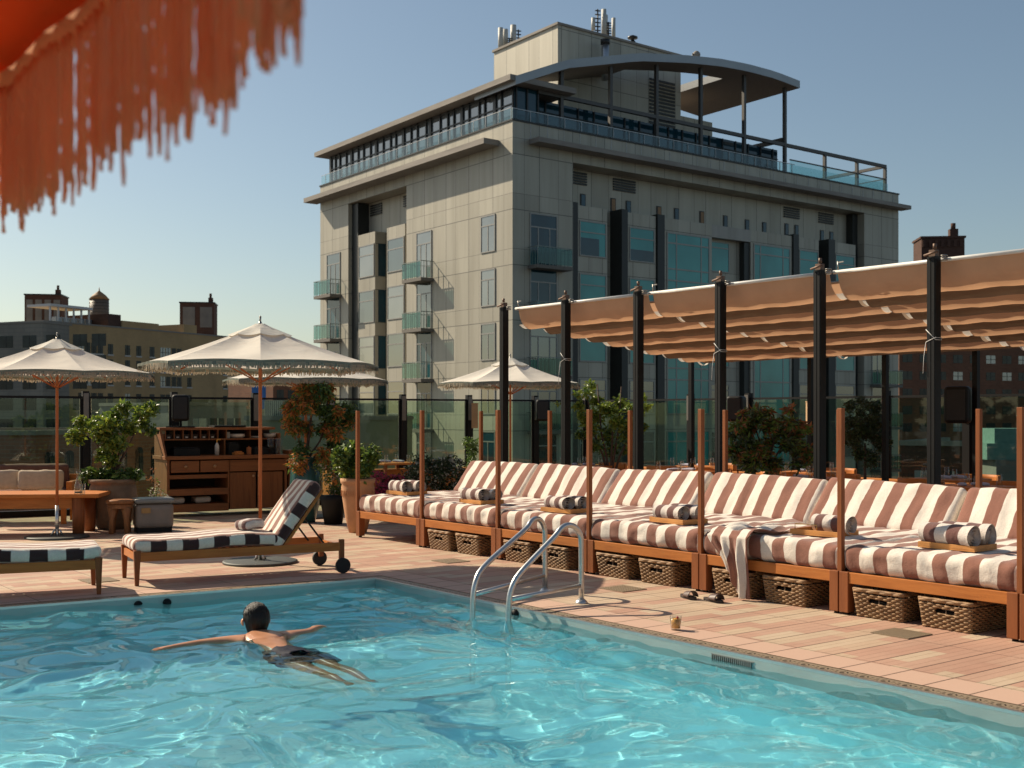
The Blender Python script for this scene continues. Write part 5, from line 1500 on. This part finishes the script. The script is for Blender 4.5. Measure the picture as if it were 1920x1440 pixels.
# ------------------------------------------------------------------ dining area behind the beds
def DA(a, b, z=0): return BO + E*a + NN*b + Vector((0,0,z))
def make_table(label):
    t = thing('dining_table', label, 'table', (0,0,0), 0, 'dining tables behind the daybeds')
    q = MB(); q.box(-.38,.38,-.38,.38,.72,.755); q.build('tabletop', M_teak, t, bev=.006)
    for x in (-.32,.32):
        for y in (-.32,.32):
            q = MB(); q.box(x-.025,x+.025,y-.025,y+.025,0,.72); q.build('leg', M_teakz, t)
    return t
def make_chair(label):
    t = thing('dining_chair', label, 'chair', (0,0,0), 0, 'dining chairs behind the daybeds')
    q = MB(); q.box(-.24,.24,-.24,.24,.41,.45); q.build('seat', M_teaky, t)
    for x in (-.21,.21):
        for y in (-.21,.21):
            q = MB(); q.box(x-.02,x+.02,y-.02,y+.02,0,.41); q.build('leg', M_teakz, t)
    q = MB(); q.grid(12, 3, lambda u, v: Vector((.30*math.cos(PI*(u*.9+.05)), .02+.27*math.sin(PI*(u*.9+.05)), .66+.12*v))); q.build('backrest', M_teak, t, solid=.025)
    q = MB()
    for x in (-.22,0,.22): q.bar((x,.22 if x else .27,.44),(x,.24 if x else .29,.68),.025,.02)
    q.build('back_spindle', M_teakz, t)
    return t
tbl = None; ch = None; npk = None; gm = None
q = MB(); q.lathe([(.036,0),(.028,.135),(.0265,.135),(.033,.006)], 14); gmesh = q.mesh('tumbler', M_tum)
V, Fc = cushion(.22,.09,.035,.016,(14,8,4),.008,60,.01); q = MB(); q.add(V, Fc, 0, True); nmesh = q.mesh('napkin', plain('lavender_grey_napkin', (.42,.42,.50), (.34,.34,.42), rough=.95))
V, Fc = cushion(.38,.34,.12,.05,(12,12,5),.01,61,.03); q = MB(); q.add(V, Fc, 0, True); pmesh = q.mesh('chair_cushion', M_bp)
where = ['behind the pink flowers', 'behind the furthest daybed', 'behind the leafy green tree', 'left of the pergola post behind the tree', 'right of the leafy green tree', 'left of the reddish shrub', 'behind the reddish shrub', 'left of the dark shrub', 'before the dark shrub', 'behind the nearest daybed', 'at the right edge']
spots = [(-4.6,3.4),(-1.5,5.2),(-.2,6.5),(.9,5.1),(2.2,6.5),(3.3,5.1),(4.6,6.4),(5.7,5.1),(7.1,6.3),(8.1,5.0),(9.6,5.2)]
spots = spots[:11]
rn = random.Random(21); gi = 0
for k, (a, b_) in enumerate(spots):
    P = DA(a, b_)
    lb = 'square wooden dining table ' + where[k]
    if tbl is None: tbl = make_table(lb); tbl.location = P; tbl.rotation_euler = (0,0,RE)
    else: dup(tbl, P, RE, lb)
    for j, (x, y) in enumerate(((-.25,-.22),(.22,-.24),(-.2,.24),(.25,.2))):
        g_ = bpy.data.objects.new('tumbler', gmesh); COL.objects.link(g_); g_.location = DA(a+x, b_+y, .757)
        tag(g_, ['near left','near right','far left','far right'][j] + ' clear tumbler on the dining table ' + where[k], 'glass', 'tumblers on the dining table ' + where[k])
    for j, (x, y, r_) in enumerate(((-.05,-.1,.4),(.05,.12,-.5))):
        g_ = bpy.data.objects.new('napkin', nmesh); COL.objects.link(g_); g_.location = DA(a+x, b_+y, .757); g_.rotation_euler = (0,0,r_+k)
        tag(g_, ['nearer','farther'][j] + ' lavender grey napkin, dining table ' + where[k], 'napkin', 'napkins on the dining table ' + where[k])
    for j, (x, y, r_) in enumerate(((0,-.62,PI),(0,.62,0))):
        P2 = DA(a+x, b_+y); lb2 = f'{["near","far"][j]} wooden chair of the table ' + where[k]
        if ch is None: ch = make_chair(lb2); ch.location = P2; ch.rotation_euler = (0,0,RE+r_)
        else: dup(ch, P2, RE+r_+rn.uniform(-.2,.2), lb2)
        if (k+j) % 3 == 0:
            g_ = bpy.data.objects.new('chair_cushion', pmesh); COL.objects.link(g_); g_.location = DA(a, b_+y*1.12, .50); g_.rotation_euler = (R(70),0,RE+r_)
            tag(g_, f'beige cushion, {["near","far"][j]} chair, table ' + where[k], 'cushion', 'beige chair cushions')
# timber planter wall along the fence
for nm, P, Q, lb in (('l', ray_line(600, FCOR, FL), FCOR, 'long timber bench box along the glass fence left of the corner'), ('r', FCOR, FCOR+E*13, 'long timber bench box along the glass fence right of the corner')):
    d = Q-P; q = MB()
    if nm == 'l': q.box(0, d.length-.6, -.55, -.12, 0, .62)
    else: q.box(.1, d.length, -.55, -.12, 0, .62)
    o = q.build('timber_bench', M_teak, loc=P, rz=math.atan2(d.y, d.x)); tag(o, lb, 'bench', 'timber benches along the fence')
# ------------------------------------------------------------------ plants
def leaf_mat(name, c, tr=.3, rough=.45):
    m = bpy.data.materials.new(name); m.use_nodes = True; n = m.node_tree.nodes
    b = n['Principled BSDF']; b.inputs['Roughness'].default_value = rough
    out = n['Material Output']; t = n.new('ShaderNodeBsdfTranslucent'); mx = n.new('ShaderNodeMixShader'); mx.inputs[0].default_value = tr
    col = ramp(m, noise_n(m, coords(m, 'Object'), 9, 3), [(.3, tuple(q*.65 for q in c)), (.7, tuple(q*1.2 for q in c))])
    _l(m, col, b.inputs['Base Color']); _l(m, col, t.inputs[0]); _l(m, b.outputs[0], mx.inputs[1]); _l(m, t.outputs[0], mx.inputs[2]); _l(m, mx.outputs[0], out.inputs[0])
    return m
LG = leaf_mat('lime_leaf', (.21,.27,.035), .4); LD = leaf_mat('dark_leaf', (.05,.10,.024), .2); LM_ = leaf_mat('mid_leaf', (.12,.20,.035), .3)
LO = leaf_mat('orange_flower', (.55,.22,.05), .4, .7); LR = leaf_mat('russet_leaf', (.34,.11,.035), .3); LP = leaf_mat('pink_flower', (.60,.08,.18), .4, .7)
LW = leaf_mat('pale_flower_glint', (.55,.52,.42), .3, .7); LDD = leaf_mat('very_dark_leaf', (.035,.055,.018), .15); LRB = leaf_mat('brown_red_leaf', (.32,.13,.05), .35)
M_bark = plain('bark', (.11,.07,.05), (.06,.04,.03), rough=.9, scale=20, bmp=.5)
def leaf(q, p, size, rr, mi, droop=0., asp=.42):
    d = Vector((rr.gauss(0,1), rr.gauss(0,1), rr.gauss(.1,.7)-droop)).normalized()
    s = d.cross(Vector((rr.gauss(0,1), rr.gauss(0,1), rr.gauss(0,1)))).normalized(); nn_ = d.cross(s)
    L_ = size*(.7+.6*rr.random()); w_ = L_*asp
    a = p; m1 = p+d*L_*.45+s*w_*.5+nn_*w_*.18; m2 = p+d*L_*.45-s*w_*.5+nn_*w_*.18; m0 = p+d*L_*.5; e = p+d*L_-nn_*L_*.12
    q.add([a, m1, e, m2, m0], [(0,1,4),(1,2,4),(2,3,4),(3,0,4)], mi, False)
def clump(q, c, r_, n, size, rr, mis, droop=0., asp=.42, shell=.55, zs=1.0):
    for _ in range(n):
        v = Vector((rr.gauss(0,1), rr.gauss(0,1), rr.gauss(0,1))).normalized()*(r_*(shell+(1-shell)*rr.random())*rr.uniform(.5,1.08))
        v.z *= zs; leaf(q, c+v, size, rr, mis[int(rr.random()*len(mis))], droop, asp)
def plant(name, label, cat, loc, clumps, mats, trunks=(), size=.06, seed=1, n=60, droop=0., asp=.42, group=None, extra=None, zs=1.0):
    rr = random.Random(seed); t = thing(name, label, cat, loc, 0, group)
    q = MB()
    for (x, y, z, r_, mis) in clumps: clump(q, Vector((x,y,z)), r_, int(3.5*n*(r_/.2)**1.7), size*1.1, rr, mis, droop, asp, zs=zs)
    q.build('foliage', mats, t)
    if trunks:
        q = MB()
        for pts, r0 in trunks: q.tube(pts, [r0*(1-.6*i/(len(pts)-1)) for i in range(len(pts))], 7)
        q.build('stem', M_bark, t)
    return t
def pot(label, loc, prof, mat, name='plant_pot', cat='pot', bands=()):
    t = thing(name, label, cat, loc)
    q = MB(); q.lathe(prof, 36); q.build('pot', mat, t)
    top = prof[-1]
    q = MB(); q.lathe([(top[0]*.93, top[1]-.05), (.01, top[1]-.03)], 24); q.build('soil', plain('soil', (.04,.025,.018), rough=1) if 'soil' not in bpy.data.materials else bpy.data.materials['soil'], t)
    return t
M_terra = plain('terracotta', (.52,.27,.13), (.40,.20,.10), rough=.85, scale=5, bmp=.3)
M_terrad = plain('aged_terracotta', (.24,.155,.095), (.13,.085,.055), rough=.85, scale=5, bmp=.4)
M_tealg = plain('teal_glaze', (.03,.10,.095), (.015,.05,.05), rough=.18, scale=5)
def rim(prof): return prof
# big pot and lime shrub
P = AT(212, 900, 16.9); P.z = 0
pot('large round aged terracotta pot holding the lime green shrub', P, [(.20,0),(.30,.18),(.335,.42),(.31,.60),(.29,.63),(.33,.65),(.335,.70),(.29,.70)], M_terrad)
rr = random.Random(2); cl = []
for px, py, r_ in ((150,800,.13),(165,815,.15),(175,790,.13),(190,810,.17),(205,785,.15),(215,830,.18),(235,765,.13),(250,775,.15),(270,765,.12),(280,775,.09),(225,795,.14),(245,800,.14),(260,790,.12),(195,850,.15),(240,830,.12),(165,790,.1),(135,808,.08),(210,862,.12),(268,805,.08)):
    a = AT(px, py, 16.9); cl.append((a.x-P.x+rr.uniform(-.1,.1), rr.uniform(-.25,.25), a.z, r_, (0,0,1,1,2)))
for px in (165,180,195,212,230,245,255): a = AT(px, 885, 16.9); cl.append((a.x-P.x, -.12+rr.uniform(-.1,.1), .76, .10, (1,2,2)))
tr = []
for (px, py) in ((160,810),(190,800),(240,775),(265,780),(215,820)):
    a = AT(px, py, 16.9); tr.append(([(0,0,.6),((a.x-P.x)*.25,.02,.95),((a.x-P.x)*.6,0,1.2),(a.x-P.x,0,a.z)], .022))
plant('lime_shrub', 'lime green leafy shrub with bare lower stems in the large pot', 'shrub', P, cl, [LG, LM_, LD], tr, .07, 3, 95, .35, .6)
# plant in small pot behind the cooler
P = AT(290, 935, 17.3); P.z = .0
pot('small dark pot behind the cooler box', P, [(.10,0),(.14,.2),(.15,.36),(.15,.40)], M_terrad)
plant('sparse_plant', 'sparse plant with pale brown stems rising behind the cooler box', 'plant', P, [(0,0,.5,.12,(0,1)),(.05,0,.62,.08,(0,2)),(-.06,0,.68,.06,(2,2)),(.08,0,.45,.12,(0,1)),(-.02,0,.82,.03,(2,))], [LM_, LW, LRB], [([(0,0,.38),(-.02,0,.6),(-.03,0,.85)],.006),([(0,0,.38),(.06,0,.55),(.08,0,.66)],.005)], .04, 5, 40)
# teal vase and orange shrub
P = G(573, 978); P = AT(573, 900, 17.9); P.z = 0
pot('tall dark teal glazed jar under the orange shrub', P, [(.14,0),(.20,.25),(.235,.55),(.22,.78),(.15,.90),(.17,.95),(.18,.97)], M_tealg, 'glazed_jar', 'jar')
cl = []; rr = random.Random(4)
for _ in range(46):
    t_ = rr.random(); py = 725+t_*150; half = (34+34*math.sin(PI*min(1, .18+t_*.95))) if py > 745 else 16
    px = 600+rr.uniform(-half, half)-(10 if py > 800 else 0); a = AT(px, py, 18.1); cl.append((a.x-P.x, rr.uniform(-.3,.3), a.z, rr.uniform(.11,.18), (0,0,0,1,2,2,3) if rr.random() < .65 else (2,3,3)))
cl += [(AT(565,725,18.1).x-P.x,0,2.0,.09,(0,1)),(AT(618,718,18.1).x-P.x,0,2.05,.10,(0,1))]
plant('orange_shrub', 'tall shrub covered in drooping orange flowers growing from the teal jar', 'shrub', P, cl, [LO, LR, LM_, LD], [([(0,0,.9),(.05,0,1.3),(.12,0,1.9)],.03),([(0,0,.9),(.2,.05,1.2),(.35,0,1.6)],.02),([(0,0,.9),(-.1,0,1.2),(-.1,0,1.5)],.02)], .085, 6, 95, .8, .28)
# terracotta jar next to first bed
P = AT(671, 950, 16.35); P.z = 0
tj = pot('tall pale terracotta jar at the left end of the daybed row', P, [(.12,0),(.17,.2),(.215,.5),(.225,.62),(.215,.66),(.235,.68),(.24,.735),(.20,.735)], M_terra)
q = MB()
for k in range(40): a = 2*PI*k/40; q.bar((.2235*math.cos(a),.2235*math.sin(a),.50),(.2275*math.cos(a),.2275*math.sin(a),.58),.008,.006)
q.build('ridge_band', M_terra, tj)
plant('green_bush', 'bushy mid green plant in the pale terracotta jar', 'plant', P, [(rr.uniform(-.24,.24), rr.uniform(-.2,.2), .80+rr.uniform(0,.33), .13, (0,1,1,2)) for _ in range(18)], [LG, LM_, LD], (), .065, 7, 120, .2, .6)
P = AT(625, 940, 17.6); P.z = 0
pot('dark planter between the teal jar and the terracotta jar', P, [(.13,0),(.19,.35),(.2,.42)], M_black)
plant('pale_flower_plant', 'plant with white flowers and red blooms between the two jars', 'plant', P, [(rr.uniform(-.18,.18), rr.uniform(-.15,.15), .35+rr.uniform(0,.5), .11, (0,1,1,2)) for _ in range(12)]+[(.12,0,.95,.07,(3,)),(.16,0,.85,.06,(3,)),(.1,0,.75,.06,(3,1))], [LW, LM_, LD, leaf_mat('coral_bloom', (.42,.08,.07), .3)], (), .05, 8, 80)
P = AT(735, 905, 18.2); P.z = 0
pot('low planter with the pink flowers behind the first daybed', P, [(.2,0),(.28,.3),(.3,.4)], M_black)
plant('pink_flowers', 'mound of bright pink flowers behind the furthest daybed', 'flowers', P, [(rr.uniform(-.34,.32), rr.uniform(-.2,.2), .50+rr.uniform(-.05,.18), .11, (0,0,1)) for _ in range(18)], [LP, LDD], (), .045, 9, 110)
P = AT(822, 900, 17.7); P.z = 0
pot('dark planter behind the second tall bed post', P, [(.22,0),(.28,.3),(.3,.38)], M_black)
plant('dark_bush', 'dark bush with small white glints left of the first striped backrest', 'shrub', P, [(rr.uniform(-.42,.36), rr.uniform(-.2,.2), .42+rr.uniform(0,.5), .15, (0,0,0,0,1,2)) for _ in range(26)], [LDD, LD, LW], (), .055, 10, 85)  # the scattered pale leaves stand in for highlights on the bush
P = AT(885, 870, 19.5); P.z = 0
pot('hidden planter under the climbing plant', P, [(.14,0),(.18,.45),(.2,.6)], M_black)
plant('climbing_plant', 'small bright climbing plant against the fence post', 'plant', P, [(rr.uniform(-.08,.08), rr.uniform(-.1,.1), .65+.045*k, .08, (0,0,1)) for k in range(13)]+[(-.12,0,1.15,.04,(0,)),(.12,0,1.2,.05,(0,))], [LM_, LD], (), .05, 11, 90)
# leafy tree behind the beds
P = AT(1145, 870, 20.0); P.z = 0
pot('tall dark planter under the leafy green tree', P, [(.22,0),(.28,.35),(.3,.5)], M_black)
cl = []
for (px, py, r_) in ((1110,722,.1),(1100,735,.1),(1118,750,.13),(1085,760,.12),(1095,785,.14),(1120,780,.16),(1145,770,.14),(1165,755,.12),(1180,765,.12),(1195,775,.12),(1155,790,.17),(1180,795,.15),(1110,805,.16),(1140,815,.17),(1170,820,.15),(1090,815,.1),(1205,765,.08),(1218,760,.06),(1080,740,.06),(1200,800,.1),(1115,835,.14),(1145,845,.15),(1175,845,.1),(1210,745,.05),(1048,757,.03),(1060,755,.04),(1130,765,.1)):
    a = AT(px, py, 20.0); cl.append((a.x-P.x, rr.uniform(-.3,.3), a.z, r_, (0,0,1) if py < 800 else (0,1,2)))
tr = [([(0,0,.4),((AT(px,800,20).x-P.x)*.3,.02,.9),((AT(px,800,20).x-P.x)*.7,0,1.3),(AT(px,800,20).x-P.x,.0,AT(px,py,20).z)], .025) for px, py in ((1100,740),(1150,760),(1200,770),(1165,725),(1120,720))]
plant('leafy_tree', 'loose yellow green small tree between two black pergola posts', 'tree', P, cl, [LG, LM_, LD], tr, .075, 12, 70, .3, .5)
# rhododendron
P = AT(1440, 890, 15.4); P.z = 0
pot('dark planter under the reddish shrub', P, [(.3,0),(.34,.3),(.36,.45)], M_black)
cl = []
for _ in range(58):
    a_ = rr.uniform(0, 2*PI); r_ = math.sqrt(rr.random()); px = 1440+74*r_*math.cos(a_); py = 832+56*r_*math.sin(a_); a = AT(px, py, 15.4)
    cl.append((a.x-P.x, rr.uniform(-.3,.3), a.z, rr.uniform(.07,.11), (0,0,1,2) if rr.random() < .6 else (1,1,0)))
for px, py in ((1394,772),(1420,768),(1441,770),(1478,768),(1505,795),(1384,800)): a = AT(px, py, 15.4); cl.append((a.x-P.x, 0, a.z, .06, (2,2,0)))
plant('reddish_shrub', 'dense shrub with long dark green and reddish leaves behind the fourth backrest', 'shrub', P, cl, [LM_, LDD, LRB], [([(0,0,.4),(.0,0,.9),(x_,0,1.4)], .022) for x_ in (-.35,-.15,.1,.3)], .085, 13, 110, .35, .3)
# dark round shrub
P = AT(1622, 880, 17.0); P.z = 0
pot('dark planter under the round dark shrub', P, [(.25,0),(.3,.3),(.32,.5)], M_black)
cl = []
for _ in range(60):
    a_ = rr.uniform(0, 2*PI); r_ = math.sqrt(rr.random()); px = 1622+38*r_*math.cos(a_); py = 810+62*r_*math.sin(a_); a = AT(px, py, 17)
    cl.append((a.x-P.x, rr.uniform(-.28,.28), a.z, rr.uniform(.07,.11), (0,0,0,1)))
plant('round_dark_shrub', 'clipped very dark oval shrub between two black posts', 'shrub', P, cl, [LDD, LD], [([(0,0,.4),(0,0,1.2)], .03)], .04, 14, 170)

# ------------------------------------------------------------------ the swimmer
def swimmer():
    hd = Vector((-.46,.89,0)).normalized(); rt = Vector((.89,.46,0)).normalized(); up = Vector((0,0,1))
    O_ = Vector((-1.90, 9.02, WZ-.02))           # base of the neck at the water line
    P_ = lambda f, r_, z: O_+hd*f+rt*r_+up*z
    J = {}; verts = []; rad = []; edges = []
    def v(name, f, r_, z, a, b_=None, par=None):
        J[name] = len(verts); verts.append(P_(f, r_, z)); rad.append((a, b_ or a))
        if par is not None: edges.append((J[par], J[name]))
    v('pelvis', -.66, .04, -.075, .145, .10)
    v('waist', -.46, .02, -.055, .125, .085, 'pelvis'); v('ribs', -.28, .0, -.04, .17, .095, 'waist'); v('chest', -.12, 0, -.015, .195, .09, 'ribs')
    v('neck0', .0, 0, .025, .066, .066, 'chest'); v('neck1', .045, 0, .065, .058, .058, 'neck0')
    v('skull0', .085, 0, .115, .080, .075, 'neck1'); v('skull1', .095, 0, .165, .074, .080, 'skull0')
    v('latl', -.22, -.10, -.02, .085, .07, 'chest'); v('latr', -.22, .10, -.02, .085, .07, 'chest')
    v('shl', -.06, -.215, .0, .075, .062, 'chest'); v('shr', -.06, .215, .0, .075, .062, 'chest')
    v('ell', -.05, -.44, .006, .048, .043, 'shl'); v('wrl', -.09, -.66, .008, .033, .027, 'ell'); v('hal', -.10, -.72, .010, .032, .016, 'wrl')
    v('elr', .04, .39, .0, .048, .043, 'shr'); v('wrr', .17, .50, .014, .028, .024, 'elr'); v('har', .225, .545, .012, .03, .017, 'wrr')
    for s, nm in ((-1, 'l'), (1, 'r')):
        v('hip'+nm, -.76, .04+s*.085, -.075, .10, .09, 'pelvis'); v('kn'+nm, -1.16, .10+s*.10, -.08, .062, .062, 'hip'+nm)
        v('calf'+nm, -1.34, .13+s*.10, -.065, .06, .056, 'kn'+nm); v('an'+nm, -1.58, .17+s*.085, -.06, .032, .032, 'calf'+nm); v('toe'+nm, -1.75, .19+s*.085, -.09, .028, .02, 'an'+nm)
    for s, hn, wn, fd in ((-1, 'hal', 'wrl', Vector((-1.0, 0, 0))), (1, 'har', 'wrr', None)):
        a = verts[J[wn]]; b_ = verts[J[hn]]; d = (b_-a).normalized(); side = d.cross(up).normalized()
        for k, (o_, l_) in enumerate(((-.026,.062),(-.009,.075),(.009,.07),(.026,.055))):
            p1 = b_+side*o_+d*.03; p2 = p1+d*l_*.5-up*.004; p3 = p1+d*l_-up*.014
            i1 = len(verts); verts.append(p1); rad.append((.009,.009)); edges.append((J[hn], i1))
            i2 = len(verts); verts.append(p2); rad.append((.008,.008)); edges.append((i1, i2))
            i3 = len(verts); verts.append(p3); rad.append((.0065,.0065)); edges.append((i2, i3))
        th = a+d*.03+side*(.03*(-s)); i1 = len(verts); verts.append(th); rad.append((.010,.010)); edges.append((J[wn], i1))
        i2 = len(verts); verts.append(th+d*.03+side*(.022*(-s))); rad.append((.008,.008)); edges.append((i1, i2))
    me = bpy.data.meshes.new('person'); me.from_pydata([tuple(q) for q in verts], edges, [])
    o = bpy.data.objects.new('person', me); COL.objects.link(o)
    m = o.modifiers.new('skin', 'SKIN'); m.use_smooth_shade = True
    for i, r_ in enumerate(rad): me.skin_vertices[0].data[i].radius = r_
    me.skin_vertices[0].data[0].use_root = True
    s = o.modifiers.new('sub', 'SUBSURF'); s.levels = 2; s.render_levels = 2
    sk, b = base('wet_skin', .28); v_ = coords(sk, 'Object'); f = noise_n(sk, v_, 14, 4)
    _l(sk, ramp(sk, f, [(.3, (.44,.20,.105)), (.7, (.56,.28,.16))]), b.inputs['Base Color'])
    me.materials.append(sk)
    tag(o, 'person with short dark wet hair in navy shorts swimming away with arms spread', 'person')
    o.cycles.is_caustics_receiver = True
    # hair: a close cap round the skull down to the nape
    hm, hb = base('wet_dark_hair', .42, 0, .3); _l(hm, ramp(hm, noise_n(hm, coords(hm, 'Object', (40,40,5)), 3, 4), [(.3, (.006,.004,.003)), (.7, (.018,.010,.007))]), hb.inputs['Base Color'])
    bump(hm, hb, noise_n(hm, coords(hm, 'Object', (60,60,7)), 3, 3), .8, .004)
    q = MB(); nu, nv = 40, 26
    def fn(u, v2):
        a = 2*PI*u; ph = PI*v2*.98
        # a: 0 = right, pi/2 = forward ; hair stays clear of the face
        cf, cr = math.sin(a), math.cos(a)
        lowz = 1.0
        rx, ry, rz_ = .098, .112, .120
        z = math.cos(ph)
        s_ = math.sin(ph)
        if z < -.05 and cf > .1: s_ *= .80          # leave the face
        if z < 0 and cf < .3:                       # nape: hair reaches down
            zz = z*1.25; s_ = max(s_, (.98-.22*min(1, -z*1.1))*min(1, (1-v2)*12))
        else: zz = z
        st = .004*math.sin(a*17+3*v2)+.0025*math.sin(a*41+1)
        return P_(.085+cf*(s_*ry+st)-.012*(1-z)*.6, cr*(s_*rx+st)*(1-.30*max(0, v2-.5)*2), .142+zz*rz_)
    q.grid(nu, nv, fn); h_ = q.build('hair', hm, o)
    rs = random.Random(3); q = MB()
    for k in range(70):      # wet strands combed back over the head and down to the nape
        r0 = -1+2*(k+.5)/70; pts = []
        for j in range(13):
            ph = -.95+j/12*2.55; rr_ = r0*.090*(1-.12*max(0, j-7)/5)
            e = math.sqrt(max(.02, 1-(r0*.93)**2))
            f_ = .085-math.sin(ph)*.117*e; z_ = .142+math.cos(ph)*.123*e
            if j > 9: z_ -= (j-9)*.020; f_ += (j-9)*.022
            pts.append(P_(f_, rr_+rs.uniform(-.003,.003)+.004*math.sin(j*.7+k), z_+rs.uniform(-.0015,.0015)))
        q.tube(pts, [.0045]*10+[.0038,.003,.002], 5)
    q.build('hair_strand', hm, o)
    # ears, nose, eyes, mouth
    q = MB()
    for s_ in (-1, 1):
        c_ = P_(.10, s_*.094, .12); q.add([c_+hd*(.018*math.cos(t_))+up*(.028*math.sin(t_))+rt*(s_*(.008+.006*math.cos(t_*2))) for t_ in np.linspace(0, 2*PI, 11)[:-1]]+[c_+rt*s_*.002], [(k, (k+1) % 10, 10) for k in range(10)], 0, True)
    q.build('ear', sk, o, solid=.008)
    q = MB(); q.tube([P_(.165,0,.155), P_(.185,0,.13), P_(.19,0,.112), P_(.17,0,.102)], [.008,.012,.015,.008], 8); q.build('nose', sk, o)
    ey, eb = base('eye', .1); eb.inputs['Base Color'].default_value = (.05,.03,.02,1)
    for s_ in (-1, 1):
        q = MB(); q.lathe([(.001,-.010),(.008,-.006),(.011,0),(.008,.006),(.001,.010)], 10, c=P_(.158, s_*.03, .155)); q.build('eye', ey, o)
    q = MB(); q.tube([P_(.160,-.022,.080), P_(.168,0,.078), P_(.160,.022,.080)], [.003,.006,.003], 6); q.build('mouth', plain('lips', (.35,.12,.09)), o)
    # swim shorts
    q = MB()
    def ringf(u, v2):
        f = -.54-.26*v2; a = 2*PI*u
        hw = .172+.020*math.sin(PI*min(1, v2*1.1)); hh = .118+.01*v2; cx = .03+.035*v2; cz = -.078-.006*v2
        wv = .005*math.sin(a*7+v2*9)+.004*math.sin(a*13+2)
        return P_(f+.01*math.sin(a*5), cx+(hw+wv)*math.cos(a), cz+(hh+wv)*math.sin(a))
    q.grid(40, 10, ringf)
    for s_ in (-1, 1):
        def legf(u, v2, s_=s_):
            a = 2*PI*u; f = -.78-.20*v2; wv = .005*math.sin(a*6+v2*7+s_)
            return P_(f, .055+.04*v2+s_*(.090+.010*v2)+(.118-.012*v2+wv)*math.cos(a), -.080-.002*v2+(.108-.008*v2+wv)*math.sin(a))
        q.grid(28, 8, legf)
    nm_, nb = base('navy_swim_shorts', .7, 0, .15); _l(nm_, ramp(nm_, noise_n(nm_, coords(nm_, 'Object'), 30, 3), [(.4, (.004,.005,.014)), (.6, (.009,.011,.026))]), nb.inputs['Base Color']); bump(nm_, nb, noise_n(nm_, coords(nm_, 'Object'), 26, 3), .6, .006)
    q.build('swim_shorts', nm_, o, solid=.004)
swimmer()
